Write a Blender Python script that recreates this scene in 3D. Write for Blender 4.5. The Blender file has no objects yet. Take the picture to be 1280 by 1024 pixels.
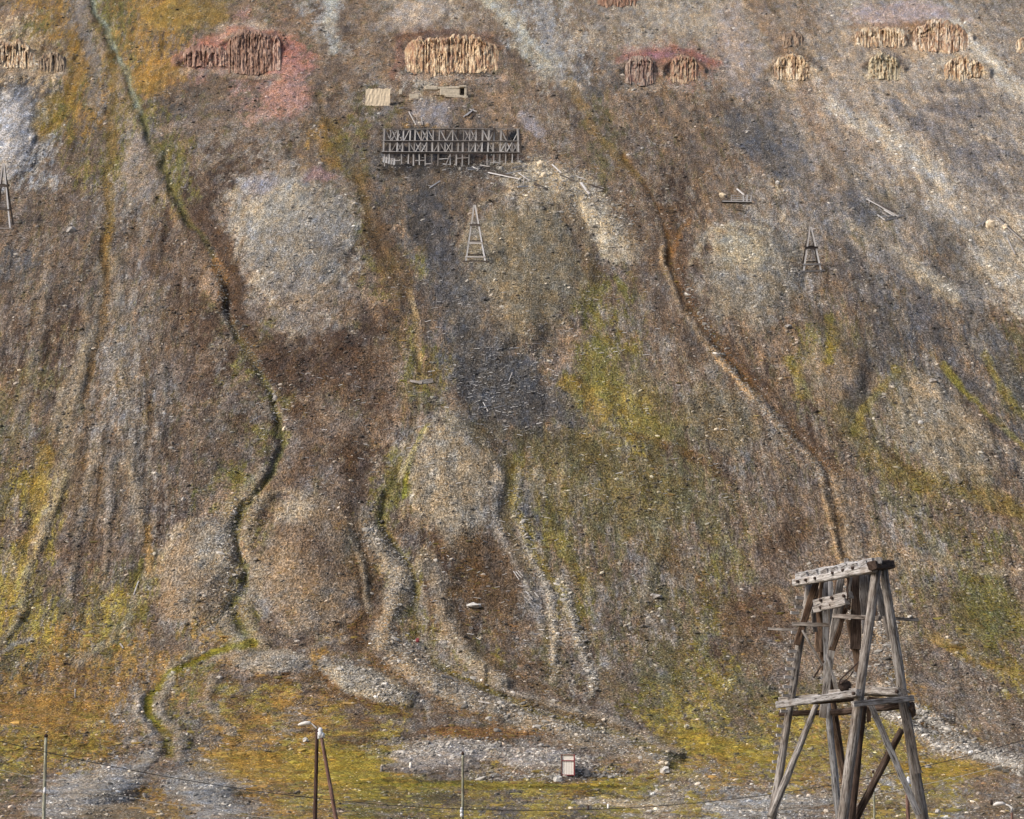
import bpy, math, random
import numpy as np
from mathutils import Vector, Matrix

# ------------------------------------------------------------------ camera, world, sun
scene = bpy.context.scene
W, H, F = 1280.0, 1024.0, 3011.0
HOR = 1080.0
PHI = math.atan((HOR - H / 2) / F)
cp, sp = math.cos(PHI), math.sin(PHI)
cam_d = bpy.data.cameras.new('camera')
cam = bpy.data.objects.new('camera', cam_d)
scene.collection.objects.link(cam)
cam_d.sensor_width = 36.0
cam_d.lens = 36.0 * F / W
cam_d.clip_start = 0.5
cam_d.clip_end = 6000
cam.location = (0, 0, 0)
cam.rotation_euler = (math.radians(90) + PHI, 0, 0)
scene.camera = cam
world = bpy.data.worlds.new('World')
scene.world = world
world.use_nodes = True
wn = world.node_tree
bg = wn.nodes['Background']
sky = wn.nodes.new('ShaderNodeTexSky')
sky.sky_type = 'NISHITA'
sky.sun_disc = False
SUN_EL, SUN_AZ = math.radians(36), math.radians(-116)   # azimuth measured from +Y towards +X
sky.sun_elevation = SUN_EL
sky.sun_rotation = SUN_AZ
sky.air_density = 0.9
sky.dust_density = 5.0
sky.ozone_density = 0.6
wn.links.new(sky.outputs[0], bg.inputs[0])
bg.inputs[1].default_value = 0.085
sd = bpy.data.lights.new('sun', 'SUN')
sd.energy = 1.4
sd.angle = math.radians(16)
sd.color = (1.0, 0.965, 0.915)
sun = bpy.data.objects.new('sun', sd)
scene.collection.objects.link(sun)
sdir = Vector((math.sin(SUN_AZ) * math.cos(SUN_EL), math.cos(SUN_AZ) * math.cos(SUN_EL), math.sin(SUN_EL)))
sun.rotation_euler = sdir.to_track_quat('Z', 'Y').to_euler()
sun.location = (0, 0, 50)
scene.view_settings.view_transform = 'Standard'
scene.view_settings.look = 'None'
scene.view_settings.gamma = 1
scene.view_settings.exposure = 1.02
ALB = 0.80          # albedo per display-linear value of the photograph

rng = np.random.default_rng(7)
random.seed(11)
COL = scene.collection

# ------------------------------------------------------------------ noise
TAB = np.random.default_rng(3).random((256, 256)).astype(np.float32) * 2 - 1

def vnoise(x, y):
    xi = np.floor(x).astype(np.int32); yi = np.floor(y).astype(np.int32)
    fx = x - xi; fy = y - yi
    fx = fx * fx * (3 - 2 * fx); fy = fy * fy * (3 - 2 * fy)
    x0 = xi & 255; x1 = (xi + 1) & 255; y0 = yi & 255; y1 = (yi + 1) & 255
    a = TAB[y0, x0]; b = TAB[y0, x1]; c = TAB[y1, x0]; d = TAB[y1, x1]
    return (a + (b - a) * fx) * (1 - fy) + (c + (d - c) * fx) * fy

def fbm(x, y, octv=3, seed=0, gain=0.55):
    s = 0; a = 1.0; t = 0
    for o in range(octv):
        s = s + a * vnoise(x * 2.03 ** o + 17.3 * seed + 5.1 * o, y * 2.03 ** o + 9.7 * seed + 3.3 * o)
        t += a; a *= gain
    return s / t * 1.6

# ------------------------------------------------------------------ base profile of the valley side
KY = [-400, 0, 60, 200, 240, 270, 310, 360, 420, 520, 800, 900, 1200, 3000]
KS = [0.0, 0.0, .012, .024, .06, .13, .23, .40, .55, .62, .64, .5, .05, 0.0]
PY = np.concatenate([np.arange(-400, 1300, 0.5), np.arange(1300, 3000, 10)])
PS = np.interp(PY, KY, KS)
PZ = np.concatenate([[0], np.cumsum((PS[1:] + PS[:-1]) / 2 * np.diff(PY))])
PZ = PZ - np.interp(0, PY, PZ) - 1.7
_m = PY > 60
MY = PY[_m]; MM = np.maximum.accumulate(PZ[_m] / PY[_m])
FAC = np.interp(PY, [0, 300, 345, 410, 3000], [1, 1, .62, .36, .33])
PN = np.concatenate([[0], np.cumsum((FAC[1:] + FAC[:-1]) / 2 * np.diff(PY))])

def zprof(y): return np.interp(y, PY, PZ)
def yfromm(m): return np.interp(m, MM, MY)

def rdir(u, v):
    a = (u - W / 2) / F; b = (H / 2 - v) / F
    return a, cp - b * sp, sp + b * cp

def project(x, y, z):
    d = y * cp + z * sp
    b = (z * cp - y * sp) / d
    return W / 2 + F * x / d, H / 2 - F * b

def sstep(x, a, b):
    t = np.clip((x - a) / (b - a), 0, 1)
    return t * t * (3 - 2 * t)

# ------------------------------------------------------------------ ground cover map
def C(r, g, b):
    f = lambda c: (c / 12.92) if c <= .04045 else ((c + .055) / 1.055) ** 2.4
    return np.array([f(r / 255), f(g / 255), f(b / 255)])
CL = {
 'b': C(112, 97, 84), 'd': C(80, 65, 55), 'k': C(92, 90, 89), 'g': C(136, 128, 118),
 'w': C(170, 160, 143), 'l': C(156, 155, 152), 'o': C(156, 122, 56), 'y': C(152, 136, 50),
 'n': C(112, 106, 50), 'm': C(102, 95, 64), 'p': C(158, 122, 108), 't': C(138, 116, 94),
 'c': C(196, 174, 138), 'r': C(106, 82, 54),
}
CK = list(CL.keys())
def desat(c, f=.16):
    l = float(c @ np.array([.3, .6, .1])); return c * (1 - f) + l * f * np.array([1.02, 1.0, .93])
for k in CK: CL[k] = desat(CL[k])
CARR = np.array([CL[k] for k in CK])
GRID = """
toogn oobbt tblbt gwwbb llbbg wgwwt btgwg wlggg
cnogn oombp pttgb tbbbb blwgg wgggg tbggc tccgg
ccbon ooppp ppbbt bbbbb bglbg pppgg tgggg gggwg
kknog nbbbp ppbbg bwtbt tbkkb tttgb ttgbg ggwgg
llnog nkbbb bgtbm bobbt tgbmt bbbbg kgttg gtgkg
llbbn gnbgb gbonb kkkkb bbbmb btbbk kgbtw wbkgk
llbnn gnbbd gbbmk kbbbw wtbmb bbbbt kgbgg wwkgk
bbbbg gnddb lwwmb kbbbg wwwbb bdtbg gkbkm bbgkg
bbbbg gddtw wwwwn kkbbb gkwwb bdtbg wgkgm ggkww
bbbbb gbddw wwwwb kkbgg ggbgg bdbgw wgbgg gkkgw
kbbbb bbbtw wggwb nkkbg gggbb bbdtg ggbbg gkbkw
bbbbg bbdtg wgwgb tbkbb bbbnb gbbdg ggbbg kkgbg
bbdbg gbddb gwgbd ttkkb bbbng bbdbt tbmbk kbkgb
bddbg gbbbn bbddd bnkkk btbnn bgbdt tnbmk ktgkm
dmdgg gbbdn ddddb tnkkk kbnnb bbgbd tmbmk mgtkm
mmbgg gbbbb nddbd tmbkk kknoy mbbgb dmbbm ggggm
mmbgb gdbbb gbbbd bbgkk kmmmy mmdbb bdbmm gggtk
mbdgb gdbbb nbbdd ggwgb mmmmm mmbbg bbdbm mbggt
mybbb gbbbn bbbdb nwwwg nmmmm mmmdb bbbbb mmmbk
mybbg bdbnt tgbbb nwwwg ngmmm nmmmb bbbbm mmbbb
bybbb gdbtn tttbb bbggg knmmm mmmbb bbbbg mmmbm
bybdb bbwwn bbtbn bdrrb gmmmg mbmnb dbbbt ggbnt
yybbm nbwwn tbtbb nddrb kgmmb mgnbd bbtgg nbnnb
yymmy nbttn gbbbb ngrrr ggngg mmnbd bbbgg bbnnb
yyooy nbgnn bbbbb tngdr bggmb gmndd bbbgb ntbnn
mooom obbog ggogb gggnb bmbgm mmndb bbtgb bbbnb
ororo ronrt rrrgg rgggb bmgmb mmnym bbggb bbgby
rroro gntrr rrrrb bgggg gbdbn nymmm mmmbg rbbgb
rorrr gngoo rorrr rbbbg ggggb yyymm yyomy yggtb
rorrt gtgoo oyoyn gggrt tbbbt tyoyy yyyyy oyytg
mbggl gblgo oyyyy obbbb yyoyy yggot yottl yyytt
ttggg toglg oyoyn mnyyk yykny wwyll lgtby byltg
"""
rows = [r.replace(' ', '') for r in GRID.strip().split('\n')]
NG = len(rows)
ONE = np.zeros((NG, 40, len(CK)), np.float32)
for j, r in enumerate(rows):
    assert len(r) == 40, (j, len(r), r)
    for i, ch in enumerate(r):
        if ch == 'r' and j >= 27 and (i + j) % 3 != 0: ch = 'oy'[(i + j) % 2]
        ONE[j, i, CK.index(ch)] = 1

# strokes: points, half width px, class or colour, strength, height (m, + is up), softness
STR = []
def stroke(pts, w, col, a=.8, h=0.0, hw=None, warp=3.0, pre=False, soft=.6, bank=0.0):
    STR.append(dict(p=pts, w=w, c=CL[col] if isinstance(col, str) else np.array(col), a=a, h=h,
                    hw=hw or w, warp=warp, soft=soft, bank=bank))
BLB = []
def blob(cx, cy, rx, ry, rot, col, a=.7, h=0.0, soft=.5):
    BLB.append(dict(c=(cx, cy), r=(rx, ry), t=math.radians(rot), col=CL[col] if isinstance(col, str) else np.array(col),
                    a=a, h=h, soft=soft))

# mounds and fans
blob(1150, 140, 220, 190, 20, C(176, 166, 154), .5, 0, 1.0)
blob(850, 30, 170, 60, 0, C(164, 154, 140), .4, 0, .9)
blob(560, 15, 120, 40, 0, C(158, 146, 132), .35, 0, .9)
blob(1250, 330, 60, 60, 30, C(172, 162, 144), .5, 0, .8)
blob(990, 88, 38, 26, 0, C(176, 160, 134), .5, 0, .6)
blob(1105, 86, 32, 26, 0, C(176, 164, 140), .5, 0, .6)
blob(1205, 88, 40, 22, 0, C(176, 164, 140), .5, 0, .6)
blob(1140, 50, 95, 26, 0, C(180, 158, 128), .55, 0, .5)
blob(22, 75, 60, 24, 0, C(164, 146, 120), .5, 0, .6)
blob(20, 165, 27, 58, 0, C(168, 168, 170), .85, 1.5)
blob(178, 205, 22, 50, 4, C(146, 136, 128), .6, 1.0)
blob(368, 290, 76, 84, 4, C(146, 142, 134), .8, 1.8, .5)
blob(345, 255, 40, 40, -35, C(162, 156, 142), .6, 0, .7)
blob(390, 455, 80, 52, 5, C(78, 62, 52), .75, 0, .5)
blob(372, 375, 66, 40, 0, C(128, 116, 104), .5, 0, .7)
blob(330, 330, 32, 18, 0, C(124, 120, 114), .5, 0, .8)
blob(415, 305, 28, 14, 0, C(122, 118, 114), .6, 0, .8)
blob(400, 218, 22, 10, 10, C(150, 118, 118), .6)
blob(328, 230, 20, 14, -30, C(142, 138, 142), .7)
blob(655, 335, 84, 92, 2, C(128, 119, 98), .75, 2.6, .4)
blob(600, 400, 40, 60, 0, C(120, 106, 90), .4, 0, .8)
blob(932, 340, 64, 76, -6, C(142, 135, 121), .8, 2.0, .5)
blob(925, 310, 40, 30, 0, C(164, 156, 134), .6, 0, .6)
blob(915, 365, 28, 22, 0, C(120, 115, 106), .55, 0, .8)
blob(985, 300, 45, 28, 20, C(104, 100, 94), .4, 0, .8)
blob(568, 605, 60, 84, -8, C(140, 129, 110), .8, 1.3, .45)
blob(392, 705, 66, 88, -8, C(136, 121, 102), .75, 1.8, .4)
blob(400, 700, 32, 45, -8, C(108, 92, 76), .6, 0, .9)
blob(370, 640, 26, 18, 0, C(148, 136, 116), .6, 0, .7)
blob(245, 720, 48, 66, 10, C(134, 120, 102), .8, 2.2, .3)
blob(265, 695, 24, 40, -22, C(162, 152, 134), .75, 0, .5)
blob(462, 855, 60, 23, 22, C(152, 143, 126), .95, 1.4, .25)
stroke([(395, 835), (430, 868), (480, 888), (530, 895)], 6, C(92, 68, 42), .7)
blob(335, 822, 50, 14, -8, C(150, 140, 124), .9, .8, .3)
blob(560, 942, 70, 21, -4, C(154, 147, 140), .95, .8, .2)
blob(680, 950, 68, 19, 5, C(148, 141, 135), .95, .7, .2)
blob(620, 915, 90, 10, 0, C(118, 82, 44), .7, .3, .5)
blob(720, 990, 30, 8, 0, C(92, 74, 40), .6, .4)
blob(640, 982, 190, 7, 1, C(132, 124, 44), .7)
blob(900, 935, 90, 14, 12, C(152, 132, 50), .6)
blob(330, 960, 90, 22, 0, C(158, 130, 56), .5)
blob(60, 890, 80, 26, 0, C(140, 108, 54), .5)
blob(1175, 535, 95, 48, 38, C(134, 126, 110), .75, 2.4, .35)
blob(1040, 470, 46, 40, 0, C(140, 124, 104), .6, 1.4, .6)
stroke([(528, 225), (538, 270), (548, 320), (566, 380), (600, 430)], 24, C(78, 77, 77), .9)
stroke([(560, 370), (590, 430), (630, 480)], 42, C(86, 85, 84), .8)
blob(635, 492, 70, 48, 16, C(80, 79, 79), .8, -.5, .35)
blob(700, 512, 46, 16, 30, C(78, 77, 78), .7, -.3, .5)
blob(532, 285, 15, 42, -6, C(64, 62, 64), .85, -.5, .6)
blob(550, 240, 60, 25, 0, C(100, 92, 82), .5, 0, .8)
blob(110, 990, 72, 30, -14, C(152, 150, 146), .8, .8, .4)
blob(252, 990, 52, 22, 18, C(148, 148, 146), .8, .5, .5)
blob(180, 955, 28, 10, -50, C(150, 146, 138), .7, .2, .5)
blob(160, 1015, 70, 12, 0, C(128, 112, 84), .6, .3, .5)
blob(960, 1006, 90, 10, -6, C(160, 157, 150), .75, .2, .35)
blob(880, 975, 50, 5, 14, C(148, 138, 110), .45, .2, .5)
blob(790, 1002, 50, 4, 2, C(176, 162, 134), .6, .1, .5)
stroke([(655, 215), (690, 222), (725, 245), (752, 275), (772, 300)], 26, C(178, 166, 142), .9, .8, None, 2)
blob(665, 158, 22, 9, 30, C(148, 144, 148), .7)
blob(540, 143, 32, 16, 8, C(138, 138, 144), .7, .4)
stroke([(486, 172), (640, 172)], 12, C(50, 48, 48), 1, 0, None, .5)
stroke([(484, 188), (645, 190)], 12, C(44, 42, 42), 1, 0, None, .5)
stroke([(480, 212), (560, 212), (650, 214)], 6, C(58, 54, 50), .8)
blob(640, 198, 60, 8, 1, C(122, 84, 62), .5, 0, .3)
blob(570, 218, 90, 10, 4, C(82, 76, 70), .6, 0, .5)
blob(350, 72, 50, 24, 8, C(180, 130, 118), .8, .5, .5)
blob(358, 112, 30, 42, 6, C(172, 134, 122), .75, .3, .5)
blob(270, 58, 44, 16, -22, C(168, 116, 100), .8, .4, .5)
blob(300, 38, 44, 12, -12, C(176, 160, 140), .7, .4, .5)
blob(330, 65, 34, 26, 0, C(160, 104, 88), .6)
blob(520, 20, 40, 22, -20, C(170, 160, 150), .6, .8, .6)
blob(560, 50, 75, 16, 0, C(134, 104, 90), .6, .6, .6)
blob(840, 72, 68, 18, 4, C(146, 106, 94), .65, .6, .5)
blob(822, 68, 22, 5, 5, C(170, 130, 140), .7)
blob(850, 25, 55, 18, 0, C(170, 160, 144), .6)
blob(920, 60, 26, 70, -12, C(164, 152, 144), .6)
blob(1130, 18, 70, 16, 0, C(166, 152, 156), .6)
blob(935, 165, 44, 24, 30, C(92, 92, 94), .75)
blob(965, 205, 44, 18, 30, C(90, 90, 92), .75)
blob(1200, 135, 46, 16, 0, C(100, 98, 102), .6)
blob(1150, 55, 30, 8, 0, C(90, 88, 92), .5)
blob(1195, 108, 36, 8, 0, C(88, 87, 92), .6)
blob(1090, 265, 40, 12, 15, C(90, 90, 90), .6)
blob(1180, 158, 40, 10, 20, C(104, 102, 104), .5)
blob(1225, 190, 26, 14, 0, C(102, 100, 104), .55)
blob(60, 140, 20, 34, 10, C(146, 122, 48), .5)
blob(90, 90, 14, 50, 5, C(150, 118, 50), .5)
blob(230, 20, 60, 20, 0, C(148, 124, 62), .6)
blob(200, 95, 34, 22, 0, C(156, 122, 62), .6)
blob(610, 720, 52, 62, 0, C(82, 66, 50), .7, -.4, .6)
blob(640, 640, 24, 70, -6, C(120, 112, 100), .5, .4, .8)
blob(945, 770, 60, 34, 10, C(92, 72, 54), .6)
blob(985, 670, 40, 24, 0, C(92, 72, 52), .5)
blob(770, 855, 28, 26, 0, C(106, 94, 82), .6)
blob(800, 620, 60, 60, 0, C(112, 104, 70), .5)
blob(900, 520, 60, 40, 30, C(116, 106, 76), .5)
blob(720, 600, 60, 50, 0, C(108, 98, 58), .4)
blob(460, 480, 45, 60, 0, C(92, 76, 64), .5)
blob(120, 600, 70, 60, 0, C(118, 104, 84), .35)
blob(1110, 790, 40, 50, -20, C(148, 132, 112), .6, .5)
blob(1230, 760, 50, 40, 30, C(100, 98, 56), .6)
blob(1180, 960, 80, 12, 3, C(150, 124, 42), .5)
blob(1140, 1000, 100, 8, 2, C(150, 134, 100), .5)
blob(430, 960, 60, 30, 0, C(154, 136, 52), .6)
blob(500, 985, 60, 20, 0, C(128, 122, 48), .5)
blob(560, 1000, 50, 8, 5, C(82, 78, 70), .6)
blob(490, 990, 30, 6, 10, C(86, 80, 70), .5)
stroke([(500, 52), (530, 42), (565, 38), (600, 44), (630, 58)], 5, C(92, 70, 58), .7)
stroke([(490, 92), (500, 80), (498, 60)], 7, C(150, 104, 92), .6)
stroke([(500, 96), (560, 99), (628, 98)], 5, C(160, 138, 124), .7)
stroke([(280, 96), (320, 100), (350, 96)], 4, C(70, 52, 44), .6)
stroke([(222, 78), (260, 48), (300, 34), (340, 40), (380, 60)], 5, C(170, 120, 106), .6)
stroke([(770, 78), (800, 66), (850, 62), (900, 76)], 5, C(150, 96, 90), .5)
stroke([(960, 64), (990, 62), (1020, 80)], 5, C(96, 84, 76), .5)
stroke([(1080, 66), (1105, 58), (1130, 74)], 4, C(110, 104, 104), .5)
stroke([(1060, 34), (1100, 30), (1140, 32), (1200, 24)], 4, C(130, 100, 72), .6)
for (a, b, v, vb) in ((500, 630, 47, 94), (276, 352, 43, 93), (224, 285, 66, 86), (776, 826, 76, 108), (832, 878, 74, 106), (964, 1016, 72, 101), (1082, 1128, 72, 101), (1176, 1234, 77, 100), (1064, 1142, 40, 59), (1136, 1214, 32, 66), (-30, 84, 60, 88)):
    w_ = b - a
    stroke([(a - 4, v + 12), (a + w_ * .18, v + 1), (a + w_ * .5, v - 3), (a + w_ * .82, v + 1), (b + 4, v + 12)], 3.5, C(108, 90, 76), .6, 1.5, 4, 1.5)
    stroke([(a + 4, vb + 3), (a + w_ * .5, vb + 4), (b - 4, vb + 3)], 4, C(164, 148, 130), .55)
blob(775, 500, 72, 52, 20, C(112, 103, 68), .55, 0, .8)
blob(740, 545, 30, 12, 20, C(132, 116, 58), .4, 0, .8)
# left main gully
G1 = [(118, -10), (122, 10), (135, 35), (148, 70), (162, 105), (176, 140), (193, 185), (208, 225), (228, 262), (250, 296), (264, 325), (280, 358), (289, 395), (303, 432), (324, 465), (342, 495), (351, 530), (357, 562), (346, 588), (322, 612), (302, 635), (291, 662), (297, 690), (311, 714), (308, 738), (291, 760), (300, 786), (318, 802)]
stroke([(x - 9, y + 4) for x, y in G1[:12]], 9, 't', .35, .8, 10)
stroke([(x + 10, y) for x, y in G1[8:15]], 13, 'd', .7)  # dark brown beside the bed: shade of the right side put into colour
stroke([(x + 14, y) for x, y in G1[19:]], 10, C(140, 128, 108), .6, .6, 11)
stroke([(x - 13, y + 2) for x, y in G1[18:]], 10, C(146, 134, 114), .6, .6, 11)
stroke(G1, 4.5, C(104, 100, 58), .7, -2.2, 6)
stroke(G1[:6], 3.5, C(150, 156, 140), .6)
stroke([(268, 330), (276, 350), (280, 368)], 7, C(172, 132, 86), .8)
stroke([(284, 362), (290, 380), (288, 398)], 5, C(48, 40, 30), .9, -1.2)  # near-black wall: gully shade painted into the ground colour
stroke([(318, 802), (285, 815), (262, 826), (240, 822), (212, 842)], 10, C(136, 126, 110), .7, .6)
stroke([(318, 802), (270, 818), (240, 832), (208, 846), (192, 868), (190, 893), (203, 918), (212, 945)], 6, C(118, 112, 44), .9, -1.0, 7)
stroke([(180, 870), (178, 892), (192, 922)], 6, C(148, 140, 130), .7, .5)
stroke([(215, 850), (203, 870), (206, 895), (222, 925), (225, 945)], 8, C(146, 138, 126), .7, .5)
stroke([(270, 850), (258, 870), (262, 890), (290, 918)], 6, C(142, 132, 118), .7, .4)
# left tracks
stroke([(100, 0), (108, 40), (118, 80), (116, 130)], 9, C(124, 120, 116), .6)
stroke([(140, 70), (142, 120), (140, 170), (134, 215), (140, 255), (136, 300), (130, 340)], 7, C(120, 100, 56), .75, -1.0, 8)
stroke([(128, 330), (124, 400), (112, 440), (92, 510), (86, 560), (66, 620), (44, 680)], 10, C(134, 124, 106), .6, .6)
stroke([(108, 380), (104, 430), (84, 480), (70, 540)], 8, C(130, 122, 106), .5, .4)
stroke([(146, 320), (146, 400), (156, 460), (164, 540), (170, 600), (178, 660)], 9, C(134, 124, 108), .55, .5)
stroke([(132, 300), (128, 380), (126, 420), (112, 470), (108, 540), (102, 580)], 5, C(112, 86, 50), .6, -.8, 6)
stroke([(60, 560), (46, 610), (42, 650), (22, 700), (14, 760)], 9, C(130, 112, 58), .6, -.6)
stroke([(78, 590), (66, 640), (40, 700), (30, 760), (0, 800)], 6, C(136, 126, 104), .6, .4)
stroke([(0, 690), (20, 720)], 8, C(134, 124, 108), .5)
stroke([(38, 795), (18, 802), (0, 815)], 5, C(146, 142, 136), .7)
stroke([(190, 690), (182, 715), (168, 745), (160, 780), (140, 802), (100, 830)], 7, C(130, 124, 112), .6, .4)
stroke([(186, 660), (183, 720)], 6, 'o', .7)
stroke([(60, 330), (54, 400), (40, 470), (20, 540)], 8, C(128, 118, 106), .45, .4)
stroke([(196, 380), (204, 450), (206, 520), (196, 590)], 7, C(126, 116, 104), .4, .4)
stroke([(120, 540), (110, 610), (96, 690), (90, 740)], 7, C(132, 124, 112), .5, .5)
stroke([(140, 560), (142, 620), (136, 680), (130, 730)], 6, C(130, 122, 112), .5, .5)
stroke([(128, 560), (126, 630), (114, 700)], 4, C(88, 72, 52), .5, -.6)
stroke([(182, 440), (186, 520), (184, 600)], 4, C(90, 74, 56), .5, -.5)
# centre gully
G3 = [(398, 120), (412, 155), (432, 195), (448, 235), (466, 282), (490, 330), (510, 368), (521, 415), (526, 465), (520, 515), (508, 570), (484, 620), (478, 650), (498, 685), (518, 722), (520, 765), (520, 800), (545, 828), (580, 848), (615, 862), (660, 885), (720, 905), (790, 925), (860, 950)]
stroke([(x + 12, y) for x, y in G3[4:9]], 8, 'd', .5)  # dark strip paints shade along the gully's right side
stroke([(512, 360), (520, 400), (520, 425), (528, 450)], 4, C(176, 152, 112), .7)
stroke([(455, 650), (480, 690), (508, 720), (490, 760), (478, 790), (500, 825), (540, 852), (600, 878), (660, 895), (740, 915), (830, 945)], 18, C(144, 132, 114), .85, 1.5, 17, 2)
stroke([(530, 700), (548, 730), (560, 780), (590, 820), (625, 850)], 14, C(140, 128, 110), .8, 1.2, 15, 2)
stroke([(640, 870), (700, 885), (760, 905), (850, 940)], 8, C(142, 130, 114), .8, 1.2)
stroke([(610, 858), (660, 878), (720, 898), (800, 922)], 4, C(84, 70, 50), .7, -1.2, 5)
stroke([(440, 780), (455, 810), (500, 850), (560, 885), (620, 900)], 7, C(100, 74, 42), .6)
stroke([(440, 700), (455, 740), (448, 780)], 9, C(96, 74, 46), .55)
stroke([(560, 740), (580, 790), (620, 830), (680, 860)], 6, C(104, 80, 48), .5)
stroke(G3[:12], 4, C(92, 80, 52), .4, -1.2, 6)
stroke(G3[11:], 4, C(104, 96, 54), .7, -1.9, 6)
stroke([(420, 160), (436, 195), (450, 240), (470, 290)], 8, C(108, 92, 56), .45)
stroke([(400, 150), (408, 190), (420, 200)], 10, C(150, 118, 60), .5)
stroke([(532, 535), (520, 560), (508, 590), (506, 620)], 4, C(124, 124, 44), .7)
stroke([(555, 530), (600, 540), (630, 560), (645, 590)], 5, C(80, 70, 52), .6, -.8)
# right gully
G4 = [(724, 100), (750, 150), (778, 195), (800, 226), (826, 262), (836, 305), (844, 345), (860, 385), (880, 415), (905, 440), (932, 470), (960, 508), (985, 540), (1012, 562), (1034, 598), (1048, 640), (1056, 690), (1072, 740), (1090, 800)]
stroke([(x - 7, y + 4) for x, y in G4[5:]], 5, C(172, 148, 116), .7, .6)
stroke([(x + 9, y - 2) for x, y in G4[4:15]], 9, C(88, 68, 52), .7)  # shaded side of the gully, painted in brown
stroke(G4[2:], 4, C(92, 70, 46), .8, -2.4, 6)
stroke([(700, 85), (716, 110), (740, 165), (775, 200), (800, 228)], 6, C(136, 112, 62), .45)
stroke([(860, 275), (846, 300), (838, 320)], 4, C(132, 96, 58), .6, -.8)
stroke([(1040, 600), (1060, 650), (1064, 700)], 14, C(132, 118, 98), .5)
# rubble banks lower right
stroke([(1110, 862), (1145, 888), (1180, 912), (1215, 935), (1280, 955)], 9, C(152, 138, 120), .85, 1.2, 9)
stroke([(1080, 880), (1140, 905), (1175, 932), (1220, 942), (1290, 965)], 8, C(154, 140, 122), .85, 1.0, 8)
stroke([(1120, 880), (1160, 905), (1200, 925), (1235, 940)], 4, C(86, 68, 46), .8, -1.4, 5)
stroke([(1150, 850), (1200, 868), (1250, 895), (1290, 912)], 8, C(134, 126, 118), .6, .5)
# upper pale scree runs
stroke([(608, -10), (635, 25), (660, 55), (688, 82)], 14, C(176, 176, 164), .85)
stroke([(676, 0), (682, 40), (700, 90)], 9, C(140, 140, 140), .7)
stroke([(408, -10), (414, 25), (420, 60)], 9, C(176, 178, 170), .8)
stroke([(1040, 130), (1100, 165), (1150, 200), (1180, 232)], 12, C(184, 177, 163), .75)
stroke([(1190, 30), (1230, 70), (1275, 110), (1300, 130)], 12, C(196, 188, 172), .85)
stroke([(1180, 250), (1230, 300), (1275, 360), (1300, 400)], 22, C(178, 171, 157), .65)
stroke([(1080, 280), (1130, 330), (1190, 370)], 12, C(172, 162, 142), .7)
stroke([(1060, 240), (1100, 300), (1140, 370), (1160, 420)], 12, C(96, 95, 97), .65)
stroke([(1170, 290), (1210, 350), (1240, 420), (1290, 520)], 12, C(90, 89, 88), .7)
stroke([(1050, 300), (1080, 350), (1110, 420), (1080, 480), (1060, 520)], 16, C(82, 80, 80), .75)
stroke([(1170, 420), (1200, 470), (1240, 520), (1290, 590)], 18, C(80, 79, 80), .8)
stroke([(1140, 478), (1185, 505), (1230, 545), (1285, 590)], 7, C(172, 156, 132), .8, .5)
stroke([(1230, 440), (1250, 480), (1280, 520)], 6, C(124, 114, 50), .6)
stroke([(1178, 455), (1205, 490), (1240, 525), (1290, 570)], 5, C(124, 116, 48), .75)
stroke([(1120, 460), (1100, 490), (1075, 515), (1068, 540)], 6, C(126, 116, 50), .75)
stroke([(985, 450), (994, 475), (1000, 495)], 8, C(118, 112, 46), .7)
stroke([(1036, 400), (1040, 425), (1038, 450)], 8, C(130, 118, 48), .7)
stroke([(1050, 520), (1080, 560), (1120, 590), (1180, 605), (1280, 640)], 14, C(122, 108, 52), .6)
stroke([(1090, 540), (1120, 570), (1160, 600), (1200, 622)], 5, C(90, 76, 50), .6, -1.0)
stroke([(1130, 690), (1200, 705), (1290, 715)], 7, C(152, 136, 114), .6, .4)
stroke([(1160, 680), (1220, 730), (1290, 800)], 9, C(106, 100, 58), .5, -.8)
stroke([(1000, 100), (1020, 150), (1050, 200)], 8, C(122, 98, 78), .4)
stroke([(945, 0), (975, 60), (1010, 110)], 8, C(128, 104, 84), .4)
# stone lines and moss, centre right; painted mound light and slope shading too
stroke([(650, 590), (646, 640), (662, 690), (688, 745), (697, 795), (690, 850)], 5, C(166, 158, 142), .7, .3)
stroke([(700, 725), (718, 770), (730, 815), (742, 850), (738, 870)], 6, C(168, 160, 142), .7, .3)
stroke([(622, 600), (624, 650), (642, 700), (660, 740), (680, 790)], 6, C(142, 138, 132), .55, .3)
stroke([(640, 590), (648, 640), (668, 690), (700, 740)], 8, C(132, 120, 48), .55, -.4)
stroke([(735, 440), (752, 475), (780, 510), (820, 540)], 17, C(118, 112, 56), .55, -.4)
stroke([(705, 475), (730, 492), (760, 515)], 9, C(136, 116, 58), .5)
stroke([(760, 535), (800, 545), (850, 562), (900, 590)], 6, C(92, 70, 46), .6, -1.2)
stroke([(740, 330), (745, 380), (742, 420)], 8, C(118, 108, 60), .45)
stroke([(700, 262), (725, 310), (742, 350)], 6, C(90, 74, 60), .5, -.8)
stroke([(830, 640), (822, 700), (800, 760)], 10, C(132, 122, 96), .4, .4)
stroke([(900, 640), (920, 700), (980, 740), (1010, 770)], 9, C(130, 116, 92), .3, .3)
stroke([(690, 650), (712, 700), (740, 740)], 8, C(120, 110, 50), .4)
stroke([(200, 165), (250, 155), (300, 148), (330, 140)], 6, C(152, 136, 124), .4)
stroke([(450, 225), (478, 300), (500, 350)], 16, C(98, 80, 56), .5)
stroke([(250, 265), (275, 310), (300, 400), (330, 450)], 16, C(84, 68, 56), .65)
stroke([(180, 300), (215, 340), (240, 400), (250, 470)], 24, C(94, 76, 62), .5)
stroke([(470, 260), (490, 320), (500, 380), (480, 450)], 18, C(84, 68, 54), .5)
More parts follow.
